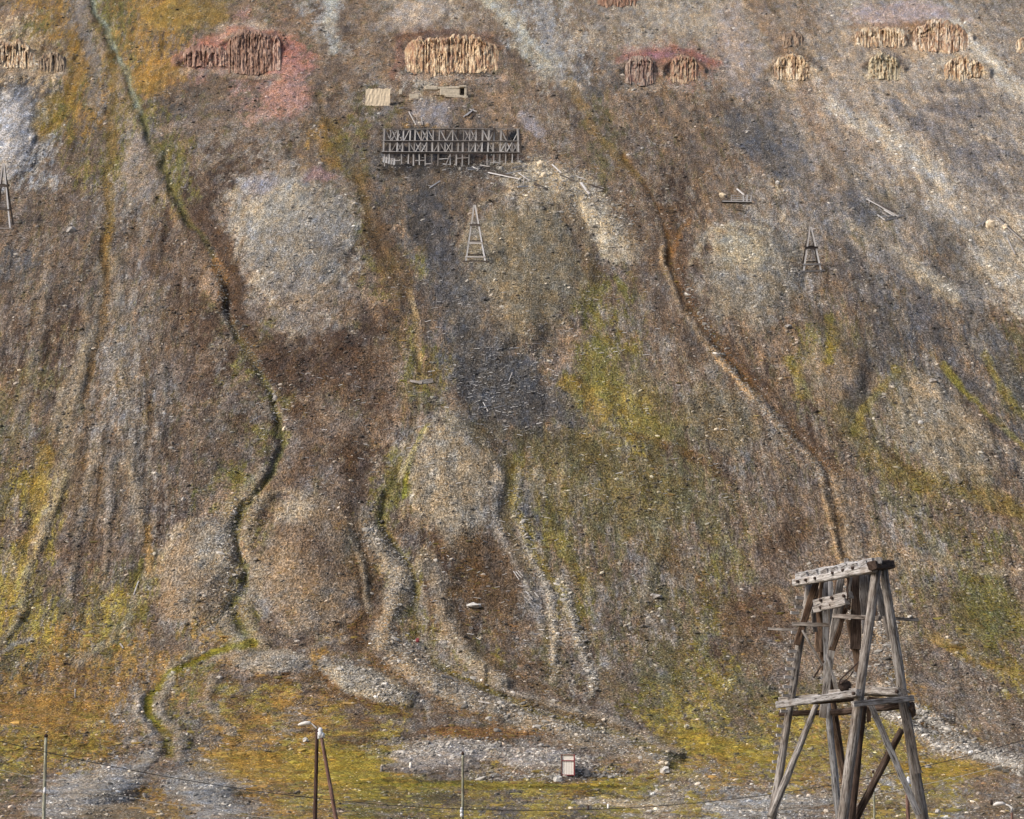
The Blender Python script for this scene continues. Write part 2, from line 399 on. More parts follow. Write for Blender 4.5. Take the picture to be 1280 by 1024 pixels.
stroke([(790, 270), (810, 330), (830, 390), (870, 440)], 18, C(88, 72, 58), .55)
stroke([(560, 530), (620, 540), (700, 548), (760, 560)], 12, C(78, 74, 54), .5, -.5)  # olive-dark band: slope shading put into the colour
stroke([(590, 545), (640, 590), (636, 640), (650, 700)], 8, C(84, 76, 52), .6, -.6)
stroke([(440, 560), (430, 620), (456, 690), (462, 760), (445, 800)], 14, C(78, 62, 47), .7)
stroke([(350, 665), (395, 680), (430, 720)], 10, C(96, 78, 64), .5)
blob(360, 640, 24, 16, 0, C(160, 148, 128), .6, 0, .6)
blob(125, 650, 60, 60, 0, C(94, 82, 72), .4, 0, .8)
stroke([(380, 510), (390, 560), (370, 600)], 14, C(92, 72, 56), .5)
stroke([(310, 620), (360, 612), (420, 632), (452, 690), (458, 760)], 5, C(150, 138, 118), .5, .5)  # pale rims, here and below: lit upper edges of mounds painted in
stroke([(500, 600), (545, 520), (600, 545), (628, 600)], 4, C(156, 146, 126), .5, .4)
stroke([(200, 700), (225, 660), (260, 650)], 5, C(156, 144, 124), .5, .5)
stroke([(290, 330), (300, 290), (340, 240), (385, 212)], 4, C(168, 160, 146), .6, .5)
stroke([(862, 330), (880, 295), (920, 275), (965, 285)], 4, C(166, 158, 138), .5, .5)
stroke([(580, 300), (590, 262), (640, 240), (700, 250)], 5, C(142, 128, 104), .5, .6)
stroke([(690, 560), (760, 580), (840, 600), (900, 650)], 14, C(92, 84, 56), .4, .3)
stroke([(840, 700), (900, 760), (960, 830)], 16, C(90, 76, 54), .45, -.4)
stroke([(1120, 130), (1160, 160), (1210, 200), (1280, 260)], 9, C(104, 103, 105), .6)
stroke([(960, 140), (1000, 200), (1030, 260)], 13, C(104, 103, 104), .6)
stroke([(1040, 200), (1120, 260), (1200, 290), (1280, 340)], 10, C(112, 106, 96), .45)
stroke([(1000, 380), (1060, 430), (1100, 500), (1120, 540)], 10, C(98, 84, 68), .5)
stroke([(1100, 690), (1180, 760), (1240, 830), (1290, 860)], 14, C(118, 106, 78), .4, .5)
stroke([(1160, 790), (1220, 830), (1290, 846)], 8, C(148, 124, 50), .55)
stroke([(280, 250), (285, 310), (300, 380)], 5, C(84, 66, 50), .5)
stroke([(700, 230), (730, 300), (745, 350)], 8, C(92, 76, 58), .5)
stroke([(545, 420), (552, 380), (560, 330), (545, 260)], 10, C(86, 84, 86), .4)
# foot of the slope
stroke([(480, 975), (560, 978), (640, 985), (740, 985), (800, 985)], 3, C(70, 58, 40), .6, -.5)
stroke([(480, 958), (560, 962), (640, 966), (700, 968), (780, 965)], 5, C(124, 112, 104), .6, .2)
stroke([(720, 1003), (760, 1000), (820, 1010), (850, 1008)], 4, C(178, 164, 142), .7)
stroke([(1085, 1008), (1130, 1004), (1200, 1012), (1290, 1014)], 4, C(112, 96, 72), .5)
stroke([(-20, 930), (60, 925), (120, 935)], 6, C(140, 118, 52), .4)

def polydist(u, v, pts):
    best = np.full(u.shape, 1e9)
    for (x0, y0), (x1, y1) in zip(pts[:-1], pts[1:]):
        dx, dy = x1 - x0, y1 - y0
        t = np.clip(((u - x0) * dx + (v - y0) * dy) / (dx * dx + dy * dy), 0, 1)
        best = np.minimum(best, np.hypot(u - x0 - t * dx, v - y0 - t * dy))
    return best

def base_xy(u, v):
    a, dy, dz = rdir(u, v)
    y = yfromm(dz / dy)
    return a / dy * y, y

def coords(u, v):
    u = np.asarray(u, float); v = np.asarray(v, float)
    x, y = base_xy(u, v)
    return u, v, x, y, np.interp(y, PY, PN)

OUT = []   # outcrops, filled below: (u0,u1,vtop,vbot,hk)

def fields(u, v, want_col=True):
    """height above the base profile (m) and albedo for image-of-ground positions"""
    u, v, x, y, yn = coords(u, np.clip(v, -400, 1076))
    wu = fbm(x * .10, yn * .10, 3, 1) ; wv = fbm(x * .10, yn * .10, 3, 2)
    vs = np.interp(v, [0, 820, 1000], [1, 1, .45])
    h = fbm(x * .02, yn * .03, 2, 5) * 2.4 + fbm(x * .11, yn * .11, 3, 6) * .34 + fbm(x * .55, yn * .55, 3, 7) * .09
    h = h * np.interp(y, [0, 200, 300, 420], [.15, .2, .5, 1])
    xs = x + np.interp(u, [0, 250, 500, 800, 1000, 1280], [-.12, .12, .12, .3, .45, .8]) * (yn - 335)
    h += fbm(xs * .12, yn * .10, 2, 8) * np.interp(y, [280, 420], [0.05, .25])
    # worn terraces running across the upper slope
    h += np.abs(fbm(x * .03, yn * .4, 2, 9)) * .12
    col = None
    if want_col:
        gu = (u + wu * 20) / 32 - .5; gv = (v + wv * 20 * vs) / 32 - .5
        gu = np.clip(gu, 0, 38.999); gv = np.clip(gv, 0, NG - 1.001)
        i = gu.astype(int); j = gv.astype(int)
        fu = (gu - i)[..., None]; fv = (gv - j)[..., None]
        wgt = (ONE[j, i] * (1 - fu) + ONE[j, i + 1] * fu) * (1 - fv) + (ONE[j + 1, i] * (1 - fu) + ONE[j + 1, i + 1] * fu) * fv
        wgt = wgt + .03 * np.array([1 if k in 'bgmdt' else 0 for k in CK])
        for q in range(len(CK)):
            nz = fbm(xs * .30, yn * .30, 5, 20 + q, .88)
            wgt[..., q] *= np.exp(nz * 6.5)
        wgt /= wgt.sum(-1, keepdims=True)
        col = wgt @ CARR
    sn = fbm(x * .3, yn * .3, 5, 12, .85)
    wf = fbm(x * .13, yn * .09, 3, 13, .8)
    for b in BLB:
        cx, cy = b['c']; rx, ry = b['r']
        R = max(rx, ry) * 1.5 + 8
        m = (np.abs(u - cx) < R) & (np.abs(v - cy) < R)
        if not m.any(): continue
        ct, st = math.cos(b['t']), math.sin(b['t'])
        du = u[m] + wu[m] * 7 - cx; dv = v[m] + wv[m] * 7 * vs[m] - cy
        d = np.hypot((du * ct + dv * st) / rx, (-du * st + dv * ct) / ry)
        if b['h']:
            h[m] += 1.5 * b['h'] * np.clip(1 - (d + wf[m] * .12) ** 2 / 1.25, 0, 1)
        if want_col:
            k = b['a'] * (1 - sstep(d + sn[m] * .38, 1 - b['soft'] * .75, 1 + b['soft'] * .3))
            col[m] = col[m] * (1 - k[:, None]) + b['col'] * k[:, None]
    for s in STR:
        p = np.array(s['p'], float); R = max(s['w'], s['hw']) * 2.2 + 8
        m = (u > p[:, 0].min() - R) & (u < p[:, 0].max() + R) & (v > p[:, 1].min() - R) & (v < p[:, 1].max() + R)
        if not m.any(): continue
        wp = s['warp'] * 1.5
        d = polydist(u[m] + wu[m] * wp + wf[m] * 2.2, v[m] + wv[m] * wp, s['p'])
        if s['h']:
            hh = s['h'] * (.34 if s['h'] < 0 else .8) * (1 + .75 * wf[m]).clip(.15, 1.8)
            h[m] += hh * np.exp(-(d / s['hw'] / (1 + .3 * wv[m])) ** 2 * 1.2)
        if want_col:
            k = s['a'] * (1 - sstep(d / s['w'] + sn[m] * .7, .45, 1.25)) * (.9 + .5 * wf[m]).clip(.3, 1.1)
            col[m] = col[m] * (1 - k[:, None]) + s['c'] * k[:, None]
    if want_col:
        # mineral and plant mottling at one to three metres
        t1 = fbm(x * .5, yn * .5, 3, 41, .8)
        t2 = fbm(x * .9, yn * .9, 2, 42, .8)
        col = col * np.exp(t1 * .2 + t2 * .24 + fbm(xs * .4, yn * .16, 3, 44, .8) * .07 * np.interp(y, [300, 420], [0, 1]))[..., None]
        hue = fbm(x * .45, yn * .45, 4, 43, .9)[..., None]
        col = col * np.exp(hue * np.array([.17, .02, -.22]))
        col = np.clip(col, .004, .8) * ALB
    return h, col

def depth_scale(u, v, h):
    """factor along the line of sight that raises the ground by h metres"""
    a, dy, dz = rdir(u, np.clip(v, -400, 1076))
    m = dz / dy; y = yfromm(m)
    s = np.interp(y, PY, PS)
    dl = h / np.maximum(s - m, .12)
    return 1 - dl / y

GRD = {}
def kgrid(u, v):
    a, dy, dz = rdir(u, v)
    t = a / dy; y = yfromm(dz / dy)
    fi = np.interp(y, GRD['y'], np.arange(len(GRD['y']))); fj = np.interp(t, GRD['t'], np.arange(len(GRD['t'])))
    i = np.minimum(fi.astype(int), len(GRD['y']) - 2); j = np.minimum(fj.astype(int), len(GRD['t']) - 2)
    fi = fi - i; fj = fj - j; K = GRD['k']
    return (K[i, j] * (1 - fi) + K[i + 1, j] * fi) * (1 - fj) + (K[i, j + 1] * (1 - fi) + K[i + 1, j + 1] * fi) * fj

def surf(u, v, lift=0.0):
    """3D point(s) of the ground seen at reference coordinates (u, v)"""
    ua = np.atleast_1d(np.asarray(u, float)); va = np.atleast_1d(np.asarray(v, float))
    k = kgrid(ua, va)
    a, dy, dz = rdir(ua, va)
    y = yfromm(dz / dy) * k
    P = np.stack([a / dy * y, y, dz / dy * y + lift], -1)
    return P

def S(u, v, lift=0.0):
    return Vector(surf(u, v, lift)[0])

def P(u, v, y):
    a, dy, dz = rdir(u, v)
    return Vector((a / dy * y, y, dz / dy * y))

# ------------------------------------------------------------------ materials
def mat_new(name):
    m = bpy.data.materials.new(name); m.use_nodes = True
    nt = m.node_tree
    b = nt.nodes['Principled BSDF']
    b.inputs['Roughness'].default_value = .9
    b.inputs['Specular IOR Level'].default_value = .2
    return m, nt, b

def N(nt, t, **kw):
    n = nt.nodes.new(t)
    for k, v in kw.items(): setattr(n, k, v)
    return n

def ramp(nt, src, stops):
    r = N(nt, 'ShaderNodeValToRGB')
    while len(r.color_ramp.elements) < len(stops): r.color_ramp.elements.new(.5)
    for e, (p, c) in zip(r.color_ramp.elements, stops):
        e.position = p; e.color = (*c, 1) if len(c) == 3 else c
    nt.links.new(src, r.inputs[0]); return r.outputs[0]

def mix(nt, a, b, f, mode='MIX'):
    m = N(nt, 'ShaderNodeMix', data_type='RGBA', blend_type=mode)
    for s, val in ((0, f), (6, a), (7, b)):
        if isinstance(val, (int, float)): m.inputs[s].default_value = val
        elif isinstance(val, tuple): m.inputs[s].default_value = (*val, 1) if len(val) == 3 else val
        else: nt.links.new(val, m.inputs[s])
    return m.outputs[2]

def noise(nt, vec, scale, detail=4, rough=.6, dim='3D'):
    n = N(nt, 'ShaderNodeTexNoise', noise_dimensions=dim)
    n.inputs['Scale'].default_value = scale; n.inputs['Detail'].default_value = detail
    n.inputs['Roughness'].default_value = rough
    if vec is not None: nt.links.new(vec, n.inputs['Vector'])
    return n.outputs[0]

def ground_material():
    m, nt, b = mat_new('ground_cover')
    at = N(nt, 'ShaderNodeAttribute', attribute_name='Col').outputs[0]
    uv = N(nt, 'ShaderNodeUVMap', uv_map='nuv').outputs[0]
    n1 = noise(nt, uv, 3.1, 2, .8, '2D')
    n2 = noise(nt, uv, 1.5, 2, .7, '2D')
    v = ramp(nt, n1, [(.33, (.38, .37, .36)), (.5, (.97, .97, .97)), (.67, (1.85, 1.85, 1.88))])
    v2 = ramp(nt, n2, [(.3, (.74, .73, .70)), (.5, (1, 1, 1)), (.7, (1.24, 1.24, 1.26))])
    c = mix(nt, at, v, 1.0, 'MULTIPLY'); c = mix(nt, c, v2, 1.0, 'MULTIPLY')
    vo = N(nt, 'ShaderNodeTexVoronoi', voronoi_dimensions='2D', feature='F1')
    vo.inputs['Scale'].default_value = 1.9; nt.links.new(uv, vo.inputs['Vector'])
    sp_ = ramp(nt, vo.outputs['Distance'], [(.06, (1, 1, 1)), (.22, (0, 0, 0))])
    rnd = N(nt, 'ShaderNodeSeparateColor'); nt.links.new(vo.outputs['Color'], rnd.inputs[0])
    pick = ramp(nt, rnd.outputs[0], [(.62, (0, 0, 0)), (.85, (1, 1, 1))])
    k = mix(nt, sp_, pick, 1.0, 'MULTIPLY')
    kk = N(nt, 'ShaderNodeMath', operation='MULTIPLY'); nt.links.new(k, kk.inputs[0]); kk.inputs[1].default_value = .5
    lt = mix(nt, c, (2.2, 2.2, 2.25), 1.0, 'MULTIPLY')
    c = mix(nt, c, lt, kk.outputs[0])
    nt.links.new(c, b.inputs['Base Color'])
    bp = N(nt, 'ShaderNodeBump'); bp.inputs['Strength'].default_value = .9; bp.inputs['Distance'].default_value = .35
    nt.links.new(n1, bp.inputs['Height'])
    bp2 = N(nt, 'ShaderNodeBump'); bp2.inputs['Strength'].default_value = .4; bp2.inputs['Distance'].default_value = .5
    nt.links.new(n2, bp2.inputs['Height']); nt.links.new(bp.outputs[0], bp2.inputs['Normal'])
    nt.links.new(bp2.outputs[0], b.inputs['Normal'])
    b.inputs['Specular IOR Level'].default_value = .05
    return m

def tint_material(name, rough=.95):
    m, nt, b = mat_new(name)
    at = N(nt, 'ShaderNodeAttribute', attribute_name='tint', attribute_type='INSTANCER').outputs[0]
    nt.links.new(at, b.inputs['Base Color'])
    b.inputs['Specular IOR Level'].default_value = .1
    return m

def wood_material(name, c1, c2, c3, grain=1.0):
    m, nt, b = mat_new(name)
    tc = N(nt, 'ShaderNodeTexCoord').outputs['Object']
    mp = N(nt, 'ShaderNodeMapping'); mp.inputs['Scale'].default_value = (1, 1, .07)
    nt.links.new(tc, mp.inputs[0])
    oi = N(nt, 'ShaderNodeObjectInfo')
    n1 = noise(nt, mp.outputs[0], 16 * grain, 5, .7)
    n2 = noise(nt, tc, 1.6 * grain, 4, .65)
    n3 = noise(nt, mp.outputs[0], 45 * grain, 3, .6)
    c = ramp(nt, n1, [(.34, c3), (.47, c1), (.64, c2)])
    c = mix(nt, c, ramp(nt, n2, [(.32, (.60, .52, .45)), (.55, (1, 1, 1)), (.78, (1.18, 1.2, 1.24))]), .9, 'MULTIPLY')
    cr = ramp(nt, n3, [(.38, (.12, .10, .09)), (.46, (1, 1, 1))])
    c = mix(nt, c, cr, .85, 'MULTIPLY')
    hv = ramp(nt, oi.outputs['Random'], [(0, (.72, .68, .66)), (.5, (1, .98, .97)), (1, (1.2, 1.2, 1.22))])
    c = mix(nt, c, hv, 1.0, 'MULTIPLY')
    nt.links.new(c, b.inputs['Base Color'])
    bp = N(nt, 'ShaderNodeBump'); bp.inputs['Strength'].default_value = .8; bp.inputs['Distance'].default_value = .02
    nt.links.new(n1, bp.inputs['Height']); nt.links.new(bp.outputs[0], b.inputs['Normal'])
    return m

def flat_material(name, col, var=.25, scale=3.0, rough=.85):
    m, nt, b = mat_new(name)
    tc = N(nt, 'ShaderNodeTexCoord').outputs['Object']
    n1 = noise(nt, tc, scale, 5, .65)
    lo = tuple(c * (1 - var) for c in col); hi = tuple(c * (1 + var) for c in col)
    nt.links.new(ramp(nt, n1, [(.3, lo), (.7, hi)]), b.inputs['Base Color'])
    bp = N(nt, 'ShaderNodeBump'); bp.inputs['Strength'].default_value = .5; bp.inputs['Distance'].default_value = .05
    nt.links.new(n1, bp.inputs['Height']); nt.links.new(bp.outputs[0], b.inputs['Normal'])
    b.inputs['Roughness'].default_value = rough
    return m

M = {
 'ground': ground_material(),
 'stone': tint_material('loose_stone'),
 'grey_wood': wood_material('weathered_grey_wood', (.20, .188, .176), (.38, .368, .355), (.055, .045, .038)),
 'blue_wood': wood_material('silvered_wood', (.27, .275, .285), (.42, .43, .45), (.11, .105, .10)),
 'pale_wood': wood_material('bleached_wood', (.33, .325, .32), (.50, .50, .50), (.13, .12, .11)),
 'brown_wood': wood_material('brown_wood', (.125, .085, .06), (.23, .165, .12), (.045, .03, .022)),
 'dark_wood': wood_material('dark_stained_wood', (.06, .042, .034), (.12, .09, .075), (.022, .017, .014)),
 'far_wood': wood_material('far_silvered_wood', (.46, .465, .47), (.62, .63, .64), (.25, .24, .23), .3),
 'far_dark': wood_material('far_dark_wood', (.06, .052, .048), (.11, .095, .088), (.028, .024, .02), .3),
 'mid_wood': wood_material('far_grey_wood', (.27, .265, .26), (.44, .44, .435), (.12, .105, .095), .3),
 'pole_wood': wood_material('grey_green_pole', (.25, .26, .20), (.36, .37, .30), (.14, .14, .11), .6),
 'creosote': wood_material('creosoted_pole', (.05, .030, .025), (.09, .06, .05), (.02, .013, .012), .6),
 'red_pole': wood_material('red_brown_pole', (.13, .075, .06), (.22, .15, .13), (.05, .03, .026), .6),
 'iron': flat_material('rusty_iron', (.05, .035, .03), .5, 12),
 'white': flat_material('white_paint', (.78, .74, .69), .06, 5, .6),
 'red': flat_material('dark_red_paint', (.22, .05, .055), .25, 5),
 'dark_red': flat_material('weathered_red_trim', (.12, .055, .05), .3, 5),
 'lamp': flat_material('pale_lamp_enamel', (.62, .60, .58), .1, 6, .5),
 'ceramic': flat_material('white_ceramic', (.62, .64, .68), .12, 10, .3),
 'wire': flat_material('cable_black', (.035, .033, .035), .2, 2),
 'pale_wire': flat_material('weathered_pale_cable', (.42, .41, .38), .2, 2),
 'cream_wall': flat_material('cream_limewashed_wall', (.66, .56, .42), .16, 1.6),
 'concrete': flat_material('old_concrete', (.46, .41, .33), .35, 1.2),
 'rock': flat_material('grey_boulder', (.27, .255, .24), .35, 1.5),
 'pale_rock': flat_material('pale_boulder', (.46, .45, .43), .25, 1.5),
 'dark': flat_material('dark_hole_shade', (.012, .011, .01), .3, 1),  # near-black colour standing in for shade inside the foundation's hole
}

def vcol_material():
    m, nt, b = mat_new('columnar_rock')
    at = N(nt, 'ShaderNodeAttribute', attribute_name='Col').outputs[0]
    tc = N(nt, 'ShaderNodeTexCoord').outputs['Object']
    mp = N(nt, 'ShaderNodeMapping'); mp.inputs['Scale'].default_value = (1, 1, .3)
    nt.links.new(tc, mp.inputs[0])
    n = noise(nt, mp.outputs[0], 1.6, 4, .75)
    c = mix(nt, at, ramp(nt, n, [(.3, (.5, .46, .42)), (.5, (1, 1, 1)), (.7, (1.35, 1.35, 1.35))]), 1.0, 'MULTIPLY')
    nt.links.new(c, b.inputs['Base Color'])
    bp = N(nt, 'ShaderNodeBump'); bp.inputs['Strength'].default_value = .8; bp.inputs['Distance'].default_value = .5
    nt.links.new(n, bp.inputs['Height']); nt.links.new(bp.outputs[0], b.inputs['Normal'])
    return m
M['vcol'] = vcol_material()

# ------------------------------------------------------------------ object helpers
def mesh_obj(name, verts, faces, mat, smooth=False):
    me = bpy.data.meshes.new(name)
    me.from_pydata([tuple(v) for v in verts], [], faces)
    me.materials.append(mat)
    if smooth: me.polygons.foreach_set('use_smooth', [True] * len(me.polygons))
    me.update()
    o = bpy.data.objects.new(name, me); COL.objects.link(o)
    return o

def tag(o, label=None, cat=None, group=None, kind=None):
    if label: o['label'] = label
    if cat: o['category'] = cat
    if group: o['group'] = group
    if kind: o['kind'] = kind
    return o

def empty(name, loc, label, cat, group=None):
    o = bpy.data.objects.new(name, None); COL.objects.link(o)
    o.location = loc; o.empty_display_size = .3
    return tag(o, label, cat, group)

def place(o, p, parent=None, q=None):
    if parent is not None:
        o.parent = parent
        o.location = Vector(p) - parent.location
    else:
        o.location = p
    if q is not None:
        o.rotation_mode = 'QUATERNION'; o.rotation_quaternion = q
    return o

def axis_quat(d, side=None):
    z = d.normalized()
    ref = side if side is not None else Vector((0, 1, 0))
    if abs(z.dot(ref)) > .97: ref = Vector((1, 0, 0))
    x = ref.cross(z).normalized(); y = z.cross(x)
    return Matrix((x, y, z)).transposed().to_quaternion()

def timber(name, parent, p0, p1, w, t=None, mat='grey_wood', r1=None, side=None, rough=.06, bend=0.0, shared=None):
    """round log when t is None, sawn beam (w across, t thick) otherwise"""
    p0, p1 = Vector(p0), Vector(p1)
    L = (p1 - p0).length
    seg = max(1, min(14, int(L / max(w, .1) / 1.3)))
    if t is None:
        n = 9
        prof = [(math.cos(2 * math.pi * i / n) * w / 2, math.sin(2 * math.pi * i / n) * w / 2) for i in range(n)]
    else:
        c = min(w, t) * .13; a, b = w / 2, t / 2
        prof = [(a - c, -b), (a, -b + c), (a, b - c), (a - c, b), (-a + c, b), (-a, b - c), (-a, -b + c), (-a + c, -b)]
        n = 8
    vs, fs = [], []
    ph = random.random() * 6
    for k in range(seg + 1):
        f = k / seg; sc = 1 + ((r1 / w - 1) * f if r1 else 0)
        bx = bend * math.sin(math.pi * f) + rough * w * .5 * math.sin(ph + k * 1.7)
        by = rough * w * .5 * math.cos(ph * 2 + k * 1.3)
        for (x, y) in prof:
            j = 1 + random.uniform(-rough, rough)
            zz = L * f + (random.uniform(-rough, rough) * w if k in (0, seg) else 0)
            vs.append((x * sc * j + bx, y * sc * j + by, zz))
    for k in range(seg):
        for i in range(n):
            i2 = (i + 1) % n
            fs.append((k * n + i, k * n + i2, (k + 1) * n + i2, (k + 1) * n + i))
    fs.append(tuple(reversed(range(n)))); fs.append(tuple(range(seg * n, seg * n + n)))
    o = mesh_obj(name, vs, fs, M[mat], smooth=False)
    if t is None: o.data.polygons.foreach_set('use_smooth', [len(f) == 4 for f in fs])
    place(o, p0, parent, axis_quat(p1 - p0, side))
    return o

UNIT = {}
def stick(name, parent, p0, p1, w, t=None, mat='far_wood', side=None):
    """cheap straight timber for far structures; alike pieces share one unit mesh per material"""
    t = t or w
    p0, p1 = Vector(p0), Vector(p1)
    if mat not in UNIT:
        vs = [(x, y, z) for z in (0, 1) for x, y in ((-.5, -.5), (.5, -.5), (.5, .5), (-.5, .5))]
        fs = [(0, 3, 2, 1), (4, 5, 6, 7), (0, 1, 5, 4), (1, 2, 6, 5), (2, 3, 7, 6), (3, 0, 4, 7)]
        me = bpy.data.meshes.new('sawn_timber'); me.from_pydata(vs, [], fs); me.materials.append(M[mat]); UNIT[mat] = me
    o = bpy.data.objects.new(name, UNIT[mat]); COL.objects.link(o)
    place(o, p0, parent, axis_quat(p1 - p0, side))
    o.scale = (w, t, (p1 - p0).length)
    return o

def box(name, parent, c, size, mat, q=None, bev=.08):
    sx, sy, sz = [s / 2 for s in size]
    b = min(size) * bev
    vs, fs = [], []
    import bmesh
    bm = bmesh.new()
    bmesh.ops.create_cube(bm, size=1)
    for v in bm.verts: v.co = Vector((v.co.x * size[0], v.co.y * size[1], v.co.z * size[2]))
    bmesh.ops.bevel(bm, geom=bm.edges[:], offset=b, segments=1, affect='EDGES')
    me = bpy.data.meshes.new(name); bm.to_mesh(me); bm.free(); me.materials.append(mat)
    o = bpy.data.objects.new(name, me); COL.objects.link(o)
    place(o, c, parent, q)
    return o

def lathe(name, parent, p, prof, mat, axis=Vector((0, 0, 1)), n=12):
    vs, fs = [], []
    for (r, z) in prof:
        for i in range(n):
            a = 2 * math.pi * i / n; vs.append((math.cos(a) * r, math.sin(a) * r, z))
    for k in range(len(prof) - 1):
        for i in range(n):
            fs.append((k * n + i, k * n + (i + 1) % n, (k + 1) * n + (i + 1) % n, (k + 1) * n + i))
    fs.append(tuple(reversed(range(n)))); fs.append(tuple(range((len(prof) - 1) * n, len(prof) * n)))
    o = mesh_obj(name, vs, fs, mat, True)
    place(o, p, parent, axis_quat(axis)); return o

def tube(name, parent, pts, r, mat, n=6):
    pts = [Vector(p) for p in pts]; o0 = pts[0]
    vs, fs = [], []
    for k, p in enumerate(pts):
        d = (pts[min(k + 1, len(pts) - 1)] - pts[max(k - 1, 0)]).normalized()
        x = d.cross(Vector((0, 0, 1))); x = x.normalized() if x.length > .05 else Vector((1, 0, 0)); y = x.cross(d)
        rr = r[k] if isinstance(r, (list, tuple)) else r
        for i in range(n):
            a = 2 * math.pi * i / n
            vs.append(p - o0 + x * math.cos(a) * rr + y * math.sin(a) * rr)
    for k in range(len(pts) - 1):
        for i in range(n):
            fs.append((k * n + i, k * n + (i + 1) % n, (k + 1) * n + (i + 1) % n, (k + 1) * n + i))
    fs.append(tuple(reversed(range(n)))); fs.append(tuple(range((len(pts) - 1) * n, len(pts) * n)))
    o = mesh_obj(name, vs, fs, mat, True)
    return place(o, o0, parent)

# ------------------------------------------------------------------ terrain sheet
def build_terrain():
    STEP = 1.55
    tf = (np.arange(-70, 1350, STEP) - W / 2) / F
    tl = -np.concatenate([[6, 4.5, 3, 2.2, 1.6, 1.2, .9, .7, .55, .45, .38], np.linspace(.345, .245, 22)])
    t = np.concatenate([tl[tl < tf[0] - .002], tf, -tl[::-1][-tl[::-1] > tf[-1] + .002]])
    vf = np.arange(-70, 1052, STEP)
    b = (H / 2 - vf) / F
    yf = yfromm((sp + b * cp) / (cp - b * sp))
    yf = yf[::-1]
    ylow = np.concatenate([np.arange(-400, 60, 40), np.linspace(62, yf[0] - 1.0, 46)])
    yhigh = np.concatenate([np.linspace(yf[-1] + 3, 1150, 50), np.arange(1250, 3000, 250)])
    ys = np.concatenate([ylow, yf, yhigh])
    T, Y = np.meshgrid(t, ys)
    X = T * np.maximum(Y, 60); Z = zprof(Y)
    inside = Y >= 62
    U, V = project(X, np.maximum(Y, 62), np.where(inside, Z, -1.0))
    U = np.clip(U, -1500, 2800); V = np.clip(V, -380, 1076)
    h, col = fields(U.ravel(), V.ravel())
    h = h.reshape(X.shape); col = col.reshape(X.shape + (3,))
    h = h * sstep(Y, 90, 240)
    s = np.interp(Y, PY, PS); mm = Z / np.maximum(Y, 1)
    k = np.where(inside, 1 - h / np.maximum(s - mm, .12) / np.maximum(Y, 1), 1)
    # beyond the frame the displacement fades so that the plateau stays clean
    k = 1 + (k - 1) * (1 - sstep(Y, 820, 1000))
    # no overhangs: the ground keeps rising away from the valley
    Yd = Y * k; g = .35
    up = np.maximum.accumulate(Yd - g * Y, axis=0) + g * Y
    dn = np.minimum.accumulate((Yd - g * Y)[::-1], axis=0)[::-1] + g * Y
    far = Y > 62
    k = np.where(far, (up * .5 + dn * .5) / np.where(far, Y, 1), 1)
    GRD.update(t=t, y=ys, k=k)
    X = X * k; Z = Z * k; Yd = Y * k
    nr, nc = X.shape
    co = np.stack([X, Yd, Z], -1).reshape(-1, 3).astype(np.float32)
    idx = np.arange(nr * nc).reshape(nr, nc)
    q = np.stack([idx[:-1, :-1], idx[:-1, 1:], idx[1:, 1:], idx[1:, :-1]], -1).reshape(-1, 4)
    me = bpy.data.meshes.new('hillside')
    me.vertices.add(len(co)); me.vertices.foreach_set('co', co.ravel())
    me.loops.add(q.size); me.loops.foreach_set('vertex_index', q.ravel().astype(np.int32))
    me.polygons.add(len(q)); me.polygons.foreach_set('loop_start', np.arange(0, q.size, 4, dtype=np.int32))
    me.polygons.foreach_set('use_smooth', np.ones(len(q), bool))
    me.update(calc_edges=True)
    ca = me.attributes.new('Col', 'FLOAT_COLOR', 'POINT')
    c4 = np.concatenate([col.reshape(-1, 3), np.ones((len(co), 1))], 1).astype(np.float32)
    ca.data.foreach_set('color', c4.ravel())
    uvl = me.uv_layers.new(name='nuv')
    yn = np.interp(Y, PY, PN)
    uvv = np.stack([X / np.where(k == 0, 1, k), yn], -1).reshape(-1, 2).astype(np.float32)
    uvl.data.foreach_set('uv', uvv[q.ravel()].ravel())
    me.materials.append(M['ground'])
    o = bpy.data.objects.new('hillside', me); COL.objects.link(o)
    tag(o, kind='structure')
    print('terrain quads', len(q))
    return o
build_terrain()

# ------------------------------------------------------------------ scattered stuff (instanced)
def rock_mesh(name, seed, flat=.6, sub=1, mat=None):
    import bmesh
    r = random.Random(seed)
    bm = bmesh.new(); bmesh.ops.create_icosphere(bm, subdivisions=sub, radius=.5)
    for v in bm.verts:
        v.co *= r.uniform(.7, 1.2); v.co.z *= flat
        v.co.x = max(-.42, min(.42, v.co.x))
    me = bpy.data.meshes.new(name); bm.to_mesh(me); bm.free()
    me.materials.append(mat or M['stone'])
    return me

